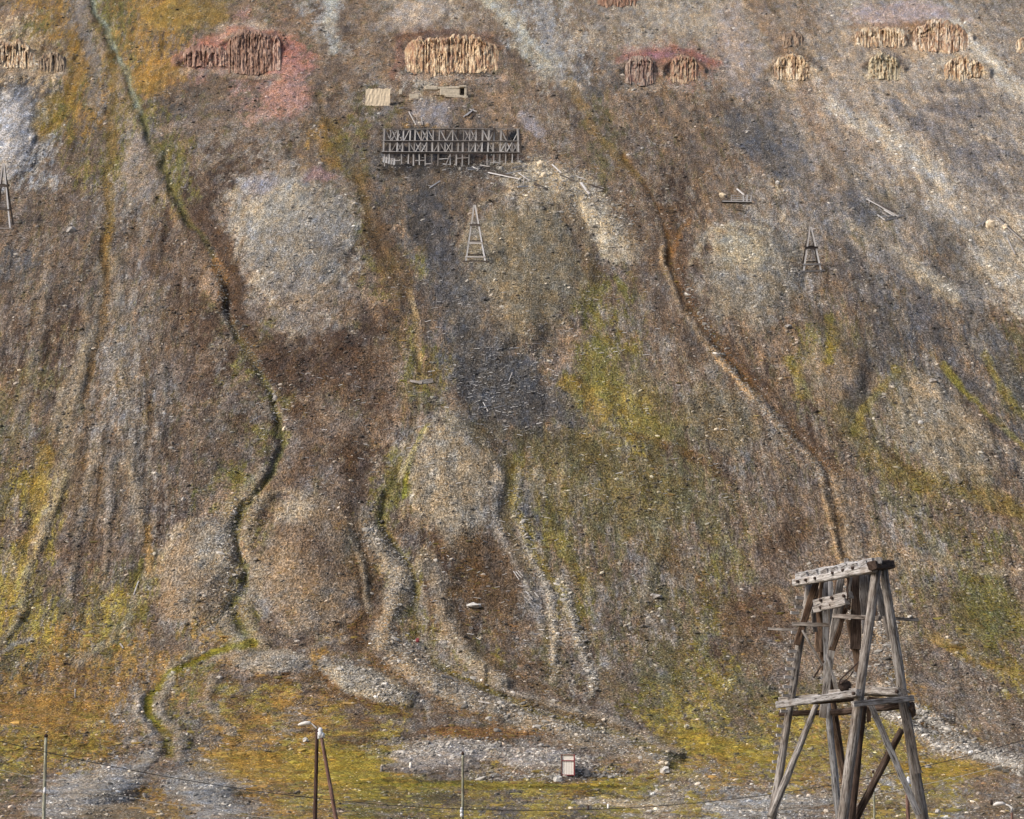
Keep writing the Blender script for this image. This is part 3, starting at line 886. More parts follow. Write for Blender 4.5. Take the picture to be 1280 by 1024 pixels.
def scatter(name, label, protos, pos, scl, rot, tint):
    n = len(pos)
    me = bpy.data.meshes.new(name)
    me.vertices.add(n); me.vertices.foreach_set('co', pos.astype(np.float32).ravel())
    for an, ty, dat, key in (('scl', 'FLOAT_VECTOR', scl, 'vector'), ('rot', 'FLOAT_VECTOR', rot, 'vector')):
        a = me.attributes.new(an, ty, 'POINT'); a.data.foreach_set(key, dat.astype(np.float32).ravel())
    a = me.attributes.new('tint', 'FLOAT_COLOR', 'POINT')
    a.data.foreach_set('color', np.concatenate([tint, np.ones((n, 1))], 1).astype(np.float32).ravel())
    o = bpy.data.objects.new(name, me); COL.objects.link(o)
    tag(o, label=label, kind='stuff')
    pc = bpy.data.collections.new(name + '_kinds')
    for k, pm in enumerate(protos):
        po = bpy.data.objects.new(name + '_kind', pm); pc.objects.link(po)
    ng = bpy.data.node_groups.new(name, 'GeometryNodeTree')
    ng.interface.new_socket('Geometry', in_out='INPUT', socket_type='NodeSocketGeometry')
    ng.interface.new_socket('Geometry', in_out='OUTPUT', socket_type='NodeSocketGeometry')
    gi = ng.nodes.new('NodeGroupInput'); go = ng.nodes.new('NodeGroupOutput')
    ci = ng.nodes.new('GeometryNodeCollectionInfo'); ci.inputs[0].default_value = pc
    ci.inputs['Separate Children'].default_value = True; ci.inputs['Reset Children'].default_value = True
    ip = ng.nodes.new('GeometryNodeInstanceOnPoints'); ip.inputs['Pick Instance'].default_value = True
    def na(nm, t='FLOAT_VECTOR'):
        x = ng.nodes.new('GeometryNodeInputNamedAttribute'); x.data_type = t; x.inputs[0].default_value = nm
        return x.outputs[0]
    ng.links.new(gi.outputs[0], ip.inputs['Points']); ng.links.new(ci.outputs[0], ip.inputs['Instance'])
    ng.links.new(na('scl'), ip.inputs['Scale']); ng.links.new(na('rot'), ip.inputs['Rotation'])
    ng.links.new(ip.outputs[0], go.inputs[0])
    md = o.modifiers.new('scatter', 'NODES'); md.node_group = ng
    return o

def lum(c): return c @ np.array([.3, .6, .1])

def scatter_all():
    n = 300000
    u = rng.uniform(-60, 1340, n); v = rng.uniform(-60, 1045, n)
    h, c = fields(u, v)
    sat = (c[:, 0] - c[:, 2]) / (c[:, 0] + .01)
    veg = sstep(sat, .55, .78)
    keep = rng.random(n) < (1 - veg * np.interp(v, [500, 820], [.68, .9]))
    # stones gather in streaks
    _, _, x, y, yn = coords(u, v)
    dens = sstep(fbm(x * .25, yn * .14, 3, 60, .7), -.5, .6)
    keep &= rng.random(n) < .3 + .7 * dens
    u, v, h, c = u[keep], v[keep], h[keep], c[keep]
    n = len(u)
    k = kgrid(u, v); a, dy, dz = rdir(u, v); yy = yfromm(dz / dy) * k
    pos = np.stack([a / dy * yy, yy, dz / dy * yy + .01], -1)
    size = .16 + .13 * rng.pareto(2.3, n).clip(0, 6)
    size *= np.interp(yy, [230, 330, 500, 700], [.75, .9, 1.15, 1.5])
    scl = np.stack([size * rng.uniform(.8, 1.5, n), size * rng.uniform(.7, 1.2, n), size * rng.uniform(.6, 1.2, n)], -1)
    rot = np.stack([rng.uniform(-.5, .9, n), rng.uniform(-.5, .5, n), rng.uniform(0, 6.28, n)], -1)
    br = np.exp(rng.normal(.2, .55, n)).clip(.35, 3.4)
    br = np.where(size > .42, br.clip(.7, 2.4), br)
    g = lum(c)[:, None]
    tint = (c * .45 + g * np.array([1.02, 1, .95]) * .55) * br[:, None]
    wh = rng.random(n) < .075
    tint[wh] = (np.array([.50, .48, .44]) * .5 + c[wh] * 1.3) * rng.uniform(.75, 1.25, (wh.sum(), 1))
    # coarse rubble on banks, tips and under the ruin
    U2, V2 = [], []
    def along(pts, n, w):
        pts = np.array(pts, float); sg = np.hypot(*np.diff(pts, axis=0).T); cs = np.concatenate([[0], np.cumsum(sg)])
        q = rng.uniform(0, cs[-1], n)
        U2.append(np.interp(q, cs, pts[:, 0]) + rng.normal(0, w, n)); V2.append(np.interp(q, cs, pts[:, 1]) + rng.normal(0, w, n))
    along([(1110, 862), (1145, 888), (1180, 912), (1215, 935), (1290, 958)], 1500, 4.5)
    along([(1080, 880), (1140, 905), (1175, 932), (1220, 942), (1290, 968)], 1300, 4)
    along([(650, 590), (646, 640), (662, 690), (688, 745), (697, 795), (690, 850)], 400, 4)
    along([(700, 725), (718, 770), (730, 815), (742, 850), (738, 870)], 420, 5)
    along([(510, 945), (560, 932), (640, 940), (740, 955)], 900, 8)
    along([(590, 972), (700, 970), (780, 967)], 420, 3)
    along([(650, 212), (700, 228), (760, 270), (790, 290)], 1600, 16)
    along([(560, 208), (650, 214)], 350, 6)
    along([(455, 650), (508, 720), (478, 790), (540, 852), (660, 895), (830, 945)], 1600, 11)
    along([(430, 840), (500, 872)], 500, 8)
    along([(290, 640), (285, 690), (300, 740), (282, 780)], 500, 12)
    along([(1040, 740), (1100, 790), (1120, 850)], 700, 14)
    along([(845, 330), (900, 440), (985, 545), (1034, 598)], 500, 5)
    along([(270, 318), (288, 400), (345, 500)], 350, 5)
    along([(500, 100), (620, 100)], 300, 5); along([(780, 110), (880, 108)], 200, 5)
    U2 = np.concatenate(U2); V2 = np.concatenate(V2); n2 = len(U2)
    _, c2 = fields(U2, V2); k2 = kgrid(U2, V2); a2, dy2, dz2 = rdir(U2, V2); y2 = yfromm(dz2 / dy2) * k2
    pos = np.concatenate([pos, np.stack([a2 / dy2 * y2, y2, dz2 / dy2 * y2 + .03], -1)])
    s2 = (.26 + .22 * rng.pareto(2.8, n2).clip(0, 5)) * np.interp(y2, [250, 500], [.8, 1.15])
    scl = np.concatenate([scl, np.stack([s2 * rng.uniform(.8, 1.5, n2), s2, s2 * rng.uniform(.6, 1.1, n2)], -1)])
    rot = np.concatenate([rot, rng.uniform(-.6, .6, (n2, 3)) + np.array([.2, 0, 3])])
    g2 = (lum(c2)[:, None] * .6 + .12) * np.array([1.05, 1, .92])
    tint = np.concatenate([tint, g2 * np.exp(rng.normal(.1, .4, n2))[:, None]])
    scatter('loose_stones', 'countless small grey and brown stones lying over the whole hillside',
            [rock_mesh('stone_shape', s, .7) for s in range(5)], pos, scl, rot, tint.clip(.01, .75))
    print('stones', n)
    # low plant clumps, mostly on the mossy foot of the slope
    n = 240000
    u = rng.uniform(-60, 1340, n); v = rng.uniform(-20, 1045, n)
    h, c = fields(u, v)
    sat = (c[:, 0] - c[:, 2]) / (c[:, 0] + .01)
    keep = rng.random(n) < sstep(sat, .42, .72) * np.interp(v, [0, 700, 900], [.45, .6, 1])
    u, v, h, c = u[keep], v[keep], h[keep], c[keep]; n = len(u)
    k = kgrid(u, v); a, dy, dz = rdir(u, v); yy = yfromm(dz / dy) * k
    pos = np.stack([a / dy * yy, yy, dz / dy * yy], -1)
    size = .22 + .22 * rng.pareto(3, n).clip(0, 4)
    scl = np.stack([size * rng.uniform(1.0, 2.4, n), size * rng.uniform(.7, 1.3, n), size * rng.uniform(.25, .6, n)], -1)
    rot = np.stack([np.full(n, .35), rng.uniform(-.1, .1, n), rng.uniform(-.5, .5, n)], -1)
    pal = np.array([C(150, 120, 50), C(128, 88, 42), C(138, 128, 44), C(100, 72, 40), C(112, 116, 46)]) * ALB
    pk = pal[rng.integers(0, 5, n)]
    tint = (c * .68 + pk * .32) * np.exp(rng.normal(0, .24, n))[:, None]
    scatter('moss_tufts', 'low ochre, rust and olive moss tufts covering the foot of the slope',
            [rock_mesh('tuft_shape', 20 + s, .8) for s in range(4)], pos, scl, rot, tint.clip(.01, .6))
    print('tufts', n)
    # splintered timber strewn over the slope below the ruin
    pts = []
    def cloud(n, cx, cy, sx, sy): pts.append(np.stack([rng.normal(cx, sx, n), rng.normal(cy, sy, n)], -1))
    cloud(420, 620, 480, 42, 38); cloud(160, 760, 400, 60, 70); cloud(150, 440, 500, 60, 60)
    cloud(110, 640, 700, 40, 70); cloud(220, 690, 228, 48, 14); cloud(90, 560, 215, 50, 7)
    cloud(120, 820, 600, 80, 60); cloud(50, 560, 380, 30, 40); cloud(60, 1040, 330, 120, 80); cloud(40, 330, 510, 40, 30)
    p = np.concatenate(pts); n = len(p)
    q = surf(p[:, 0], p[:, 1], .12)
    ln = rng.uniform(.4, 1.6, n); th = rng.uniform(.06, .12, n)
    scl = np.stack([ln, th, th * .8], -1)
    rot = np.stack([rng.uniform(-.2, .6, n), rng.uniform(-.35, .35, n), rng.uniform(0, 3.14, n)], -1)
    tint = np.array([.44, .44, .45]) * rng.uniform(.5, 1.35, (n, 1))
    me = bpy.data.meshes.new('splinter_shape')
    vs = [(x, y, z) for x in (-.5, .5) for y, z in ((-.5, -.5), (.5, -.5), (.5, .5), (-.5, .5))]
    me.from_pydata(vs, [], [(0, 1, 2, 3), (4, 7, 6, 5), (0, 4, 5, 1), (1, 5, 6, 2), (2, 6, 7, 3), (3, 7, 4, 0)])
    me.materials.append(M['stone'])
    scatter('timber_splinters', 'many small bleached splinters of timber strewn down the slope below the ruin', [me], q, scl, rot, tint)
scatter_all()

# ------------------------------------------------------------------ rock outcrops
def outcrop(label, u0, u1, vtop, vbot, cols, bulge=.6, seed=0, arch=.35, jag=1.6, per=3.6):
    """cliff band of upright rock pillars between two rows of the reference view; columns are real relief"""
    r = np.random.default_rng(seed + 100)
    nu = int((u1 - u0) / .55) + 1; nv = max(12, int((vbot - vtop) / 1.3)); cap = 3
    us = np.linspace(u0, u1, nu); s = (us - u0) / (u1 - u0)
    env = np.sqrt(np.clip(1 - (2 * s - 1) ** 2, 0, 1))
    hgt = (vbot - vtop) * (1 - arch + arch * env) * (env ** .28)
    hgt *= 1 + .07 * vnoise(us * .13 + seed, us * 0 + 3.3)
    nz = vnoise(us / per + seed * 7, us * 0 + .5)
    vt = vbot - hgt + jag * vnoise(us / per * 1.7 + 9, us * 0 + seed)
    vb = vbot + 2.5 * vnoise(us * .12, us * 0 + 8 + seed) + 1.5 * vnoise(us * .5, us * 0 + seed) - (vbot - vtop) * .12 * (1 - env)
    fr = np.linspace(0, 1, nv)
    UU = np.repeat(us[None], nv, 0); VV = vb[None] + (vt - vb)[None] * fr[:, None]
    PS_ = surf(UU.ravel(), VV.ravel()).reshape(nv, nu, 3)
    ysurf = PS_[..., 1]
    ybot = ysurf[0][None]
    prof = np.clip(1 - fr, 0, 1)[:, None]
    lean = ybot + (ysurf - ybot) * .78
    # pillars: rounded ribs parted by dark clefts, different in each height band
    jit = .8 * vnoise(UU * .09, VV * .10 + seed)
    n1 = vnoise(us[None] / per + jit + seed * 3.1, VV * .09 + seed)
    n2 = vnoise(UU / (per * .45) + seed, VV * .22 + 5)
    n3 = vnoise(UU / (per * 2.6) + seed * 2, VV * .06 + 7)
    rib = 1 - np.abs(n1)
    step = vnoise(np.floor(us[None] / per * 1.3 + jit) * 3.7 + seed, np.floor(VV / 6 + n3 * 1.5) * 2.1)
    yy = lean - (rib * .7 + n2 * .7 + n3 * .7 + step * .9) * env[None] ** .5 - .4 - vnoise(UU * .6, VV * .5) * .4
    for _ in range(int((u1 - u0) / 2.6)):
        cu = r.uniform(u0, u1); wob = 1.2 * vnoise(VV[:, 0] * .2 + cu, VV[:, 0] * 0 + 1.0); f0, f1 = sorted(r.uniform(-.2, 1.2, 2))
        if f1 - f0 < .35: f1 = f0 + .5
        gate = ((fr > f0) & (fr < f1))[:, None]
        yy = yy + gate * r.uniform(.6, 2.2) * np.exp(-((UU - cu - wob[:, None]) / r.uniform(.45, .9)) ** 2)
    for _ in range(3):
        fv = r.uniform(.15, .9); yy = yy + .8 * np.exp(-((fr[:, None] * 30 - fv * 30 - 3 * vnoise(UU * .12, UU * 0 + fv * 50)) / .8) ** 2) * (vnoise(UU * .1, UU * 0 + fv * 90) > 0)
    yy = np.minimum(yy, ysurf + .6)
    k = sstep(env[None] ** 2, 0, .55); yy = ysurf * (1 - k) + yy * k + (1 - k) * .3
    rowsU, rowsV, rowsY = [UU], [VV], [yy]
    base = np.stack([UU[0], VV[0] + 1.5], 0)
    # skirt below and cap above, running back into the slope
    us1 = us[None]
    pb = surf(us, vb + 1.0)[:, 1]
    capv, capy = [], []
    yst = surf(us, vt - 2.5)[:, 1]
    for c in range(1, cap + 1):
        f = c / cap
        capv.append(vt - 2.5 * f); capy.append(yy[-1] * (1 - f) + (yst + .6) * f)
    VVV = np.concatenate([(vb + 1.0)[None], VV, np.array(capv)]); YYY = np.concatenate([(pb + .8)[None], yy, np.array(capy)])
    UUU = np.repeat(us1, VVV.shape[0], 0)
    a, dy, dz = rdir(UUU, VVV)
    co = np.stack([a / dy * YYY, YYY, dz / dy * YYY], -1)
    org = co[1, nu // 2].copy()
    co = (co - org).reshape(-1, 3)
    R_, N_ = UUU.shape
    idx = np.arange(R_ * N_).reshape(R_, N_)
    q = np.stack([idx[:-1, :-1], idx[:-1, 1:], idx[1:, 1:], idx[1:, :-1]], -1).reshape(-1, 4)
    me = bpy.data.meshes.new('rock_outcrop')
    me.from_pydata(co.tolist(), [], q.tolist())
    # mineral colours: one per pillar with rusty streaks
    ca = np.array([C(*c) for c in cols]) * ALB * 1.02
    w = np.stack([np.exp(5.5 * fbm(UUU * .22 + 31 * i, VVV * .10 + seed, 4, 50 + i, .9)) for i in range(len(cols))], -1)
    w /= w.sum(-1, keepdims=True)
    c = w @ ca
    cl = np.concatenate([rib[:1], rib, np.repeat(rib[-1:], cap, 0)])
    stain = sstep(fbm(UUU * .5 + seed, VVV * .16, 3, 71, .95), .0, .55) * .7          # rust and lichen stains on some pillars
    c = lum(c)[..., None] * np.array([1.04, 1, .92]) * .34 + c * .66
    c = c * (1 - stain[..., None]) + c * np.array([.60, .42, .32]) * stain[..., None]
    at = me.attributes.new('Col', 'FLOAT_COLOR', 'POINT')
    at.data.foreach_set('color', np.concatenate([c.reshape(-1, 3), np.ones((R_ * N_, 1))], 1).astype(np.float32).ravel())
    me.materials.append(M['vcol'])
    o = bpy.data.objects.new('rock_outcrop', me); COL.objects.link(o); o.location = org
    tag(o, label, 'rock outcrop', 'pillared rock outcrops along the top of the slope')
CR = [(216, 190, 142), (194, 154, 100), (234, 220, 188), (154, 116, 82)]
PK = [(176, 124, 106), (160, 118, 92), (196, 160, 136), (136, 94, 76)]
outcrop('wide cream and orange outcrop directly above the timber ruin', 503, 626, 46, 93, [(214, 182, 130), (186, 142, 90), (226, 202, 160), (158, 112, 84)], seed=1, arch=.15)
outcrop('tall pink-brown pillars in the middle of the red outcrop', 282, 345, 42, 92, [(160, 122, 96), (150, 112, 90), (190, 150, 128), (120, 86, 68)], seed=2, arch=.1)
outcrop('low pink rock wing left of the tall pink-brown pillars', 226, 290, 58, 84, PK, seed=3, arch=.4)
outcrop('pinkish rock pillars at the right of the red outcrop', 340, 352, 48, 88, [(196, 164, 144), (176, 130, 110)], seed=13, arch=.3)
outcrop('cream outcrop cut by the left edge of the picture', -30, 46, 52, 86, CR, seed=4, arch=.2)
outcrop('small dark cream outcrop right of the left-edge outcrop', 46, 84, 68, 90, [(160, 138, 110), (120, 104, 88), (176, 150, 112)], seed=5)
outcrop('pale grey pillars at the left end of the pink scree outcrop', 780, 822, 72, 106, [(178, 158, 140), (150, 124, 108), (130, 90, 80)], seed=6)
outcrop('cream pillars in the middle of the pink scree outcrop', 836, 874, 70, 104, [(196, 170, 130), (170, 118, 92), (176, 140, 106)], seed=7)
outcrop('small round cream outcrop beside the pink scree, lone at the slope', 966, 1014, 70, 100, CR, seed=8)
outcrop('tiny tan outcrop above the small round cream outcrop', 976, 1006, 42, 58, [(160, 134, 106), (134, 108, 84)], seed=9)
outcrop('cream outcrop with yellow foot in the middle of the lower right row', 1084, 1126, 68, 100, [(196, 180, 140), (176, 160, 120), (206, 190, 150)], seed=10)
outcrop('flat cream outcrop at the right of the lower row', 1178, 1232, 74, 99, CR, seed=11)
outcrop('long thin cream outcrop at the left of the upper right band', 1066, 1140, 36, 58, CR, seed=12)
outcrop('broad orange and white outcrop at the right of the upper band', 1138, 1212, 28, 64, [(210, 180, 132), (186, 138, 92), (228, 212, 186), (150, 104, 72)], seed=14)
outcrop('cream outcrop cut by the right edge of the picture', 1268, 1320, 46, 66, CR, seed=15)
outcrop('thin rusty ledge cut by the top edge near the centre', 745, 800, -8, 8, [(170, 130, 100), (150, 110, 84)], seed=16)

# ------------------------------------------------------------------ foreground cableway trestle
def build_trestle():
    t = empty('cableway_trestle', P(1058, 1152, 70) , 'tall weathered grey timber cableway trestle standing in the right foreground', 'trestle')
    def ground_end(p0, p1):
        d = p1 - p0; k = (-1.25 - p0.z) / d.z
        return p0 + d * k
    def T(name, a, b, w, th=None, mat='grey_wood', **kw):
        return timber(name, t, P(*a), P(*b), w, th, mat, **kw)
    def leg(a, b, w, mat, r1):
        p0, p1 = P(*a), P(*b)
        return timber('leg', t, p0, ground_end(p0, p1), w, None, mat, r1=r1, rough=.07)
    # corner legs of the two A frames
    leg((1012, 730, 71.6), (965, 1024, 71.2), .21, 'grey_wood', .28)
    leg((1097, 704, 67.5), (1053, 1024, 66.9), .25, 'grey_wood', .33)
    leg((1104, 708, 67.9), (1153, 1024, 68.7), .23, 'grey_wood', .38)
    leg((1018, 730, 72.0), (1057, 985, 72.9), .2, 'brown_wood', .26)
    leg((1034, 878, 71.7), (1049, 1024, 71.9), .19, 'blue_wood', .26)
    leg((1079, 878, 69.4), (1064, 1024, 69.2), .22, 'dark_wood', .26)
    T('splice_post', (1128, 878, 67.75), (1147, 966, 68.1), .22, .16, 'grey_wood')
    # top beam: two stacked timbers, cap and bolts
    T('top_beam', (994, 729, 71.4), (1093, 711, 67.2), .21, .20, 'pale_wood')
    T('top_beam', (996, 721.5, 71.6), (1092, 703, 67.4), .26, .11, 'blue_wood', rough=.1)
    T('cap_timber', (1090, 707, 66.9), (1113, 706.5, 68.3), .25, .25, 'dark_wood')
    T('cap_timber', (1098, 705, 67.1), (1098, 697, 67.1), .2, .2, 'pale_wood')
    T('cap_timber', (1058, 707, 69), (1058, 698, 69), .13, .13, 'pale_wood')
    for k, (u, v) in enumerate([(998, 727), (1020, 723), (1042, 716.5), (1067, 710), (1087, 705.5), (1008, 725), (1055, 713)]):
        yy = 71.4 + (u - 992) / 101 * -4.2 - .17
        lathe('bolt', t, P(u, v, yy), [(.045, 0), (.045, .07)], M['iron'], Vector((-.85, -.4, 0)), 6)
    for k in range(7):
        u = 1003 + k * 12.5; yy = 71.5 - (u - 992) / 101 * 4.2
        T('saddle_block', (u, 721.5 - k * 2.25, yy), (u + 7, 717.5 - k * 2.25, yy - .3), .16, .09, 'blue_wood', rough=.16)
    # planks and posts hanging below the beam
    T('post', (1031, 727, 71.4), (1034, 868, 71.6), .17, .17, 'blue_wood')
    T('post', (1038, 727, 71.9), (1041, 806, 71.9), .14, .1, 'blue_wood')
    T('plank', (1051, 722, 70.6), (1028, 897, 71.0), .21, .12, 'grey_wood')
    T('plank', (1047, 722, 71.2), (1043, 800, 71.2), .17, .1, 'brown_wood')
    T('plank', (1021, 738, 72.2), (1024, 815, 72.2), .21, .14, 'brown_wood')
    T('plank', (1025, 745, 72.4), (1028, 838, 72.4), .12, .1, 'brown_wood')
    T('plank', (1020, 728, 71.2), (996, 806, 71.2), .19, .1, 'brown_wood')
    T('plank', (1012, 732, 72.2), (1003, 790, 72.2), .12, .1, 'dark_wood')
    T('plank', (1072, 716, 69.7), (1069, 811, 69.7), .30, .14, 'dark_wood')
    T('plank', (1063, 718, 70.0), (1059, 762, 70.0), .16, .12, 'dark_wood')
    T('plank', (1065, 716, 69.2), (1058, 760, 69.2), .07, .05, 'pale_wood')
    T('plank', (1079, 714, 68.9), (1083, 792, 68.9), .26, .1, 'blue_wood')
    T('plank', (1090, 712, 68.4), (1094, 770, 68.4), .12, .1, 'brown_wood')
    T('plank', (1057, 757, 69.6), (1040, 813, 69.6), .19, .11, 'brown_wood')
    T('plank', (1054, 757, 69.45), (1038, 808, 69.45), .06, .05, 'pale_wood')
    T('plank', (1094, 722, 68.6), (1105, 772, 68.6), .20, .09, 'blue_wood')
    T('plank', (1105, 770, 68.4), (1112, 800, 68.4), .10, .08, 'grey_wood')
    T('brace', (1060, 775, 70.3), (1076, 850, 70.3), .13, .1, 'brown_wood')
    T('brace', (1069, 805, 69.8), (1072, 840, 69.8), .17, .1, 'brown_wood')
    T('plank', (1047, 740, 71.0), (1052, 775, 71.0), .16, .1, 'blue_wood')
    T('plank', (1085, 716, 69.0), (1088, 765, 69.0), .12, .08, 'grey_wood')
    T('plank', (1014, 735, 71.8), (1019, 790, 71.8), .13, .1, 'grey_wood')
    T('plank', (1063, 780, 69.9), (1066, 812, 69.9), .12, .1, 'brown_wood')
    T('plank', (1028, 726, 70.9), (1024, 752, 70.9), .1, .08, 'brown_wood')
    T('brace', (1046, 862, 71.3), (1036, 830, 71.3), .1, .08, 'grey_wood')
    # pale bolted double guide
    T('guide_beam', (1019, 754, 69.9), (1064, 743.5, 68.6), .20, .16, 'pale_wood', rough=.1)
    T('guide_beam', (1018, 762, 69.9), (1059, 752.5, 68.6), .18, .16, 'pale_wood', rough=.1)
    for (u, v) in [(1026, 750.5), (1040, 747.5), (1055, 745), (1026, 759.5), (1039, 756.5), (1052, 754)]:
        yy = 69.9 - (u - 1018) / 46 * 1.3 - .12
        lathe('bolt', t, P(u, v, yy), [(.05, 0), (.05, .06)], M['iron'], Vector((-.5, -.85, 0)), 6)
    T('hanger_rod', (1059.5, 712, 68.8), (1059.5, 750, 68.5), .05, None, 'dark_wood', rough=.0)
    # rails across
    T('cross_rail', (990, 780, 71.2), (1036, 781.5, 71.0), .11, .07, 'grey_wood')
    T('cross_rail', (960, 786, 71.8), (1001, 788, 71.6), .08, .06, 'grey_wood')
    T('cross_rail', (1041, 770, 68.9), (1100, 773, 67.6), .12, .07, 'grey_wood')
    T('cross_rail', (1080, 771, 68.9), (1148, 775, 69.1), .09, .06, 'grey_wood')
    T('cross_rail', (1008, 748, 71.8), (1026, 749, 71.8), .06, .06, 'dark_wood')
    T('thin_brace', (1003, 788, 71.0), (1028, 832, 71.0), .07, .04, 'grey_wood')
    T('thin_brace', (1030, 826, 71.2), (1017, 848, 71.2), .05, .04, 'dark_wood')
    T('thin_brace', (1033, 818, 70.7), (1046, 859, 70.7), .07, .04, 'blue_wood')
    # platform
    T('platform_beam', (973, 881.5, 71.1), (1074, 866, 66.8), .20, .18, 'blue_wood')
    T('platform_beam', (975, 875, 72.0), (1024, 871, 71.0), .16, .16, 'grey_wood')
    T('platform_beam', (1077, 864, 70.5), (1128, 866, 67.7), .22, .3, 'grey_wood')
    T('platform_beam', (1066, 880.5, 66.75), (1141, 873, 67.9), .17, .12, 'grey_wood')
    T('platform_beam', (1030, 869, 72.2), (1110, 863, 70.3), .18, .2, 'grey_wood')
    T('platform_log', (974, 892, 72.3), (1050, 890, 71.7), .17, None, 'dark_wood')
    T('platform_log', (1040, 891, 71.6), (1141, 881, 68.9), .19, None, 'dark_wood')
    T('platform_plank', (1015, 877.5, 69.6), (1075, 873, 67.6), .14, .2, 'dark_wood')
    T('platform_plank', (1038, 866, 69.8), (1078, 863, 68.2), .16, .14, 'grey_wood')
    T('platform_plank', (1085, 874, 68.8), (1135, 879, 68.9), .14, .26, 'dark_wood')
    T('crosstie', (1140, 884, 68.1), (1141, 893, 68.9), .15, .15, 'dark_wood')
    for (u, v, y) in [(980, 879, 71.0), (1017, 874, 69.5), (1023, 873, 69.2), (1068, 867, 66.9), (1122, 864.5, 67.5)]:
        lathe('bolt', t, P(u, v, y - .15), [(.05, 0), (.05, .07)], M['iron'], Vector((-.7, -.7, 0)), 6)
    for du in (0, 3.2, 6.5, 9):
        T('hanging_slat', (1078 + du, 884, 69.4), (1077.5 + du * 1.1, 906 - du * .4, 69.4), .06, .05, 'brown_wood')
    # pulley with lever
    w = lathe('pulley_wheel', t, P(1056, 857.5, 68.8), [(.05, -.07), (.17, -.07), (.17, -.04), (.13, -.02), (.13, .02), (.17, .04), (.17, .07), (.05, .07)], M['iron'], Vector((.25, -1, .1)), 16)
    tube('lever', t, [P(1048, 857, 68.6), P(1050, 850, 68.6), P(1078, 823, 68.4)], .022, M['iron'])
    tube('lever', t, [P(1048, 857, 68.7), P(1060, 848, 68.7), P(1067, 839, 68.7), P(1066, 837, 68.7)], .016, M['iron'])
    # lower bracing
    T('brace', (1021, 880, 71.2), (963, 1022, 70.9), .17, None, 'grey_wood', r1=.24)
    T('brace', (1088, 880, 68.0), (1148, 1018, 68.3), .17, .12, 'blue_wood')
    T('brace', (1127, 912, 68.9), (1066, 1030, 69.6), .19, None, 'dark_wood', r1=.24)
    T('brace', (1040, 894, 72.4), (1055, 975, 72.6), .14, .12, 'brown_wood')
    # climbing rungs on the left leg
    for (zx, zy) in [(235, 200), (232, 235), (216, 255), (218, 330), (214, 362), (208, 398), (201, 430), (197, 465), (192, 495), (187, 530), (184, 563), (178, 622), (166, 678), (162, 710), (157, 743), (152, 777), (148, 810), (142, 845), (136, 893), (131, 940), (126, 985)]:
        u = 920 + zx / 2.975; v = 680 + zy / 2.975
        yy = 71.35
        T('rung', (u - 4.2, v + random.uniform(-.5, .5), yy - .12), (u + 5.5, v + random.uniform(-.3, .9), yy - .02), .09, .06, 'pale_wood')
build_trestle()

# ------------------------------------------------------------------ far cableway trestles
def far_trestle(label, ap, bl, br, yoff=2.0, bars=(), top=0, double=False):
    """ap apex px, bl/br feet px; bars rows px. Feet stand on the ground"""
    fl, fr = S(*bl), S(*br)
    yc = (fl.y + fr.y) / 2
    t = empty('cableway_trestle', ((fl.x + fr.x) / 2, yc, min(fl.z, fr.z)), label, 'trestle', 'far cableway trestles on the slope')
    apn = P(ap[0] - .6, ap[1], yc + yoff * .5); apn2 = P(ap[0] + .9, ap[1] + .5, yc + yoff * .5)
    back = []
    for base, tp in ((fl, apn), (fr, apn2)):
        b2 = Vector((base.x, base.y + yoff, base.z + yoff * .45))
        stick('leg', t, base - Vector((0, 0, .4)), tp + (tp - base) * .01, .36, .3, 'far_wood')
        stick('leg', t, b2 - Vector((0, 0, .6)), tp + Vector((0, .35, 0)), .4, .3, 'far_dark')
        back.append(b2)
    for (v, over, th, mt) in bars:
        f = (bl[1] - v) / (bl[1] - ap[1])
        a = fl.lerp(apn, f); b = fr.lerp(apn2, f)
        d = (b - a).normalized() * over
        stick('crossbar', t, a - d + Vector((0, -.2, 0)), b + d + Vector((0, -.2, 0)), th, .22, mt)
        a2 = back[0].lerp(apn, f); b2 = back[1].lerp(apn2, f)
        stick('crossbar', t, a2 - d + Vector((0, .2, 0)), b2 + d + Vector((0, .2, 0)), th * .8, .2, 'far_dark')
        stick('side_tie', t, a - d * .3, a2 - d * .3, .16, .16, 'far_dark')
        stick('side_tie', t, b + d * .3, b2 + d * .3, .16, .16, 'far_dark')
    if top: stick('mast', t, apn, apn + Vector((0, 0, top)), .1, .1, 'mid_wood')
    # short inner legs
    m0 = fl.lerp(apn, .12); m1 = fl.lerp(apn, .62)
    return t, fl, fr, apn
far_trestle('tall narrow trestle standing alone on the slope directly below the timber ruin', (593, 257), (582, 328), (607, 328), 4.0,
            [(281.5, .3, .45, 'far_dark'), (304, .2, .5, 'mid_wood'), (321.5, .3, .3, 'far_wood'), (327, .8, .3, 'far_dark')])
far_trestle('narrow pointed trestle beside the pale mound in the upper right', (1013, 284), (1004, 341), (1027, 340), 4.0,
            [(310, .5, .5, 'far_dark'), (331, .4, .28, 'mid_wood'), (339.5, .9, .3, 'mid_wood')], top=1.5)
far_trestle('trestle cut in half by the left edge of the picture', (4, 205), (-8, 286), (13, 287), 4.0,
            [(232, .6, .7, 'far_dark'), (262, .3, .35, 'far_dark'), (285, .6, .35, 'mid_wood')])

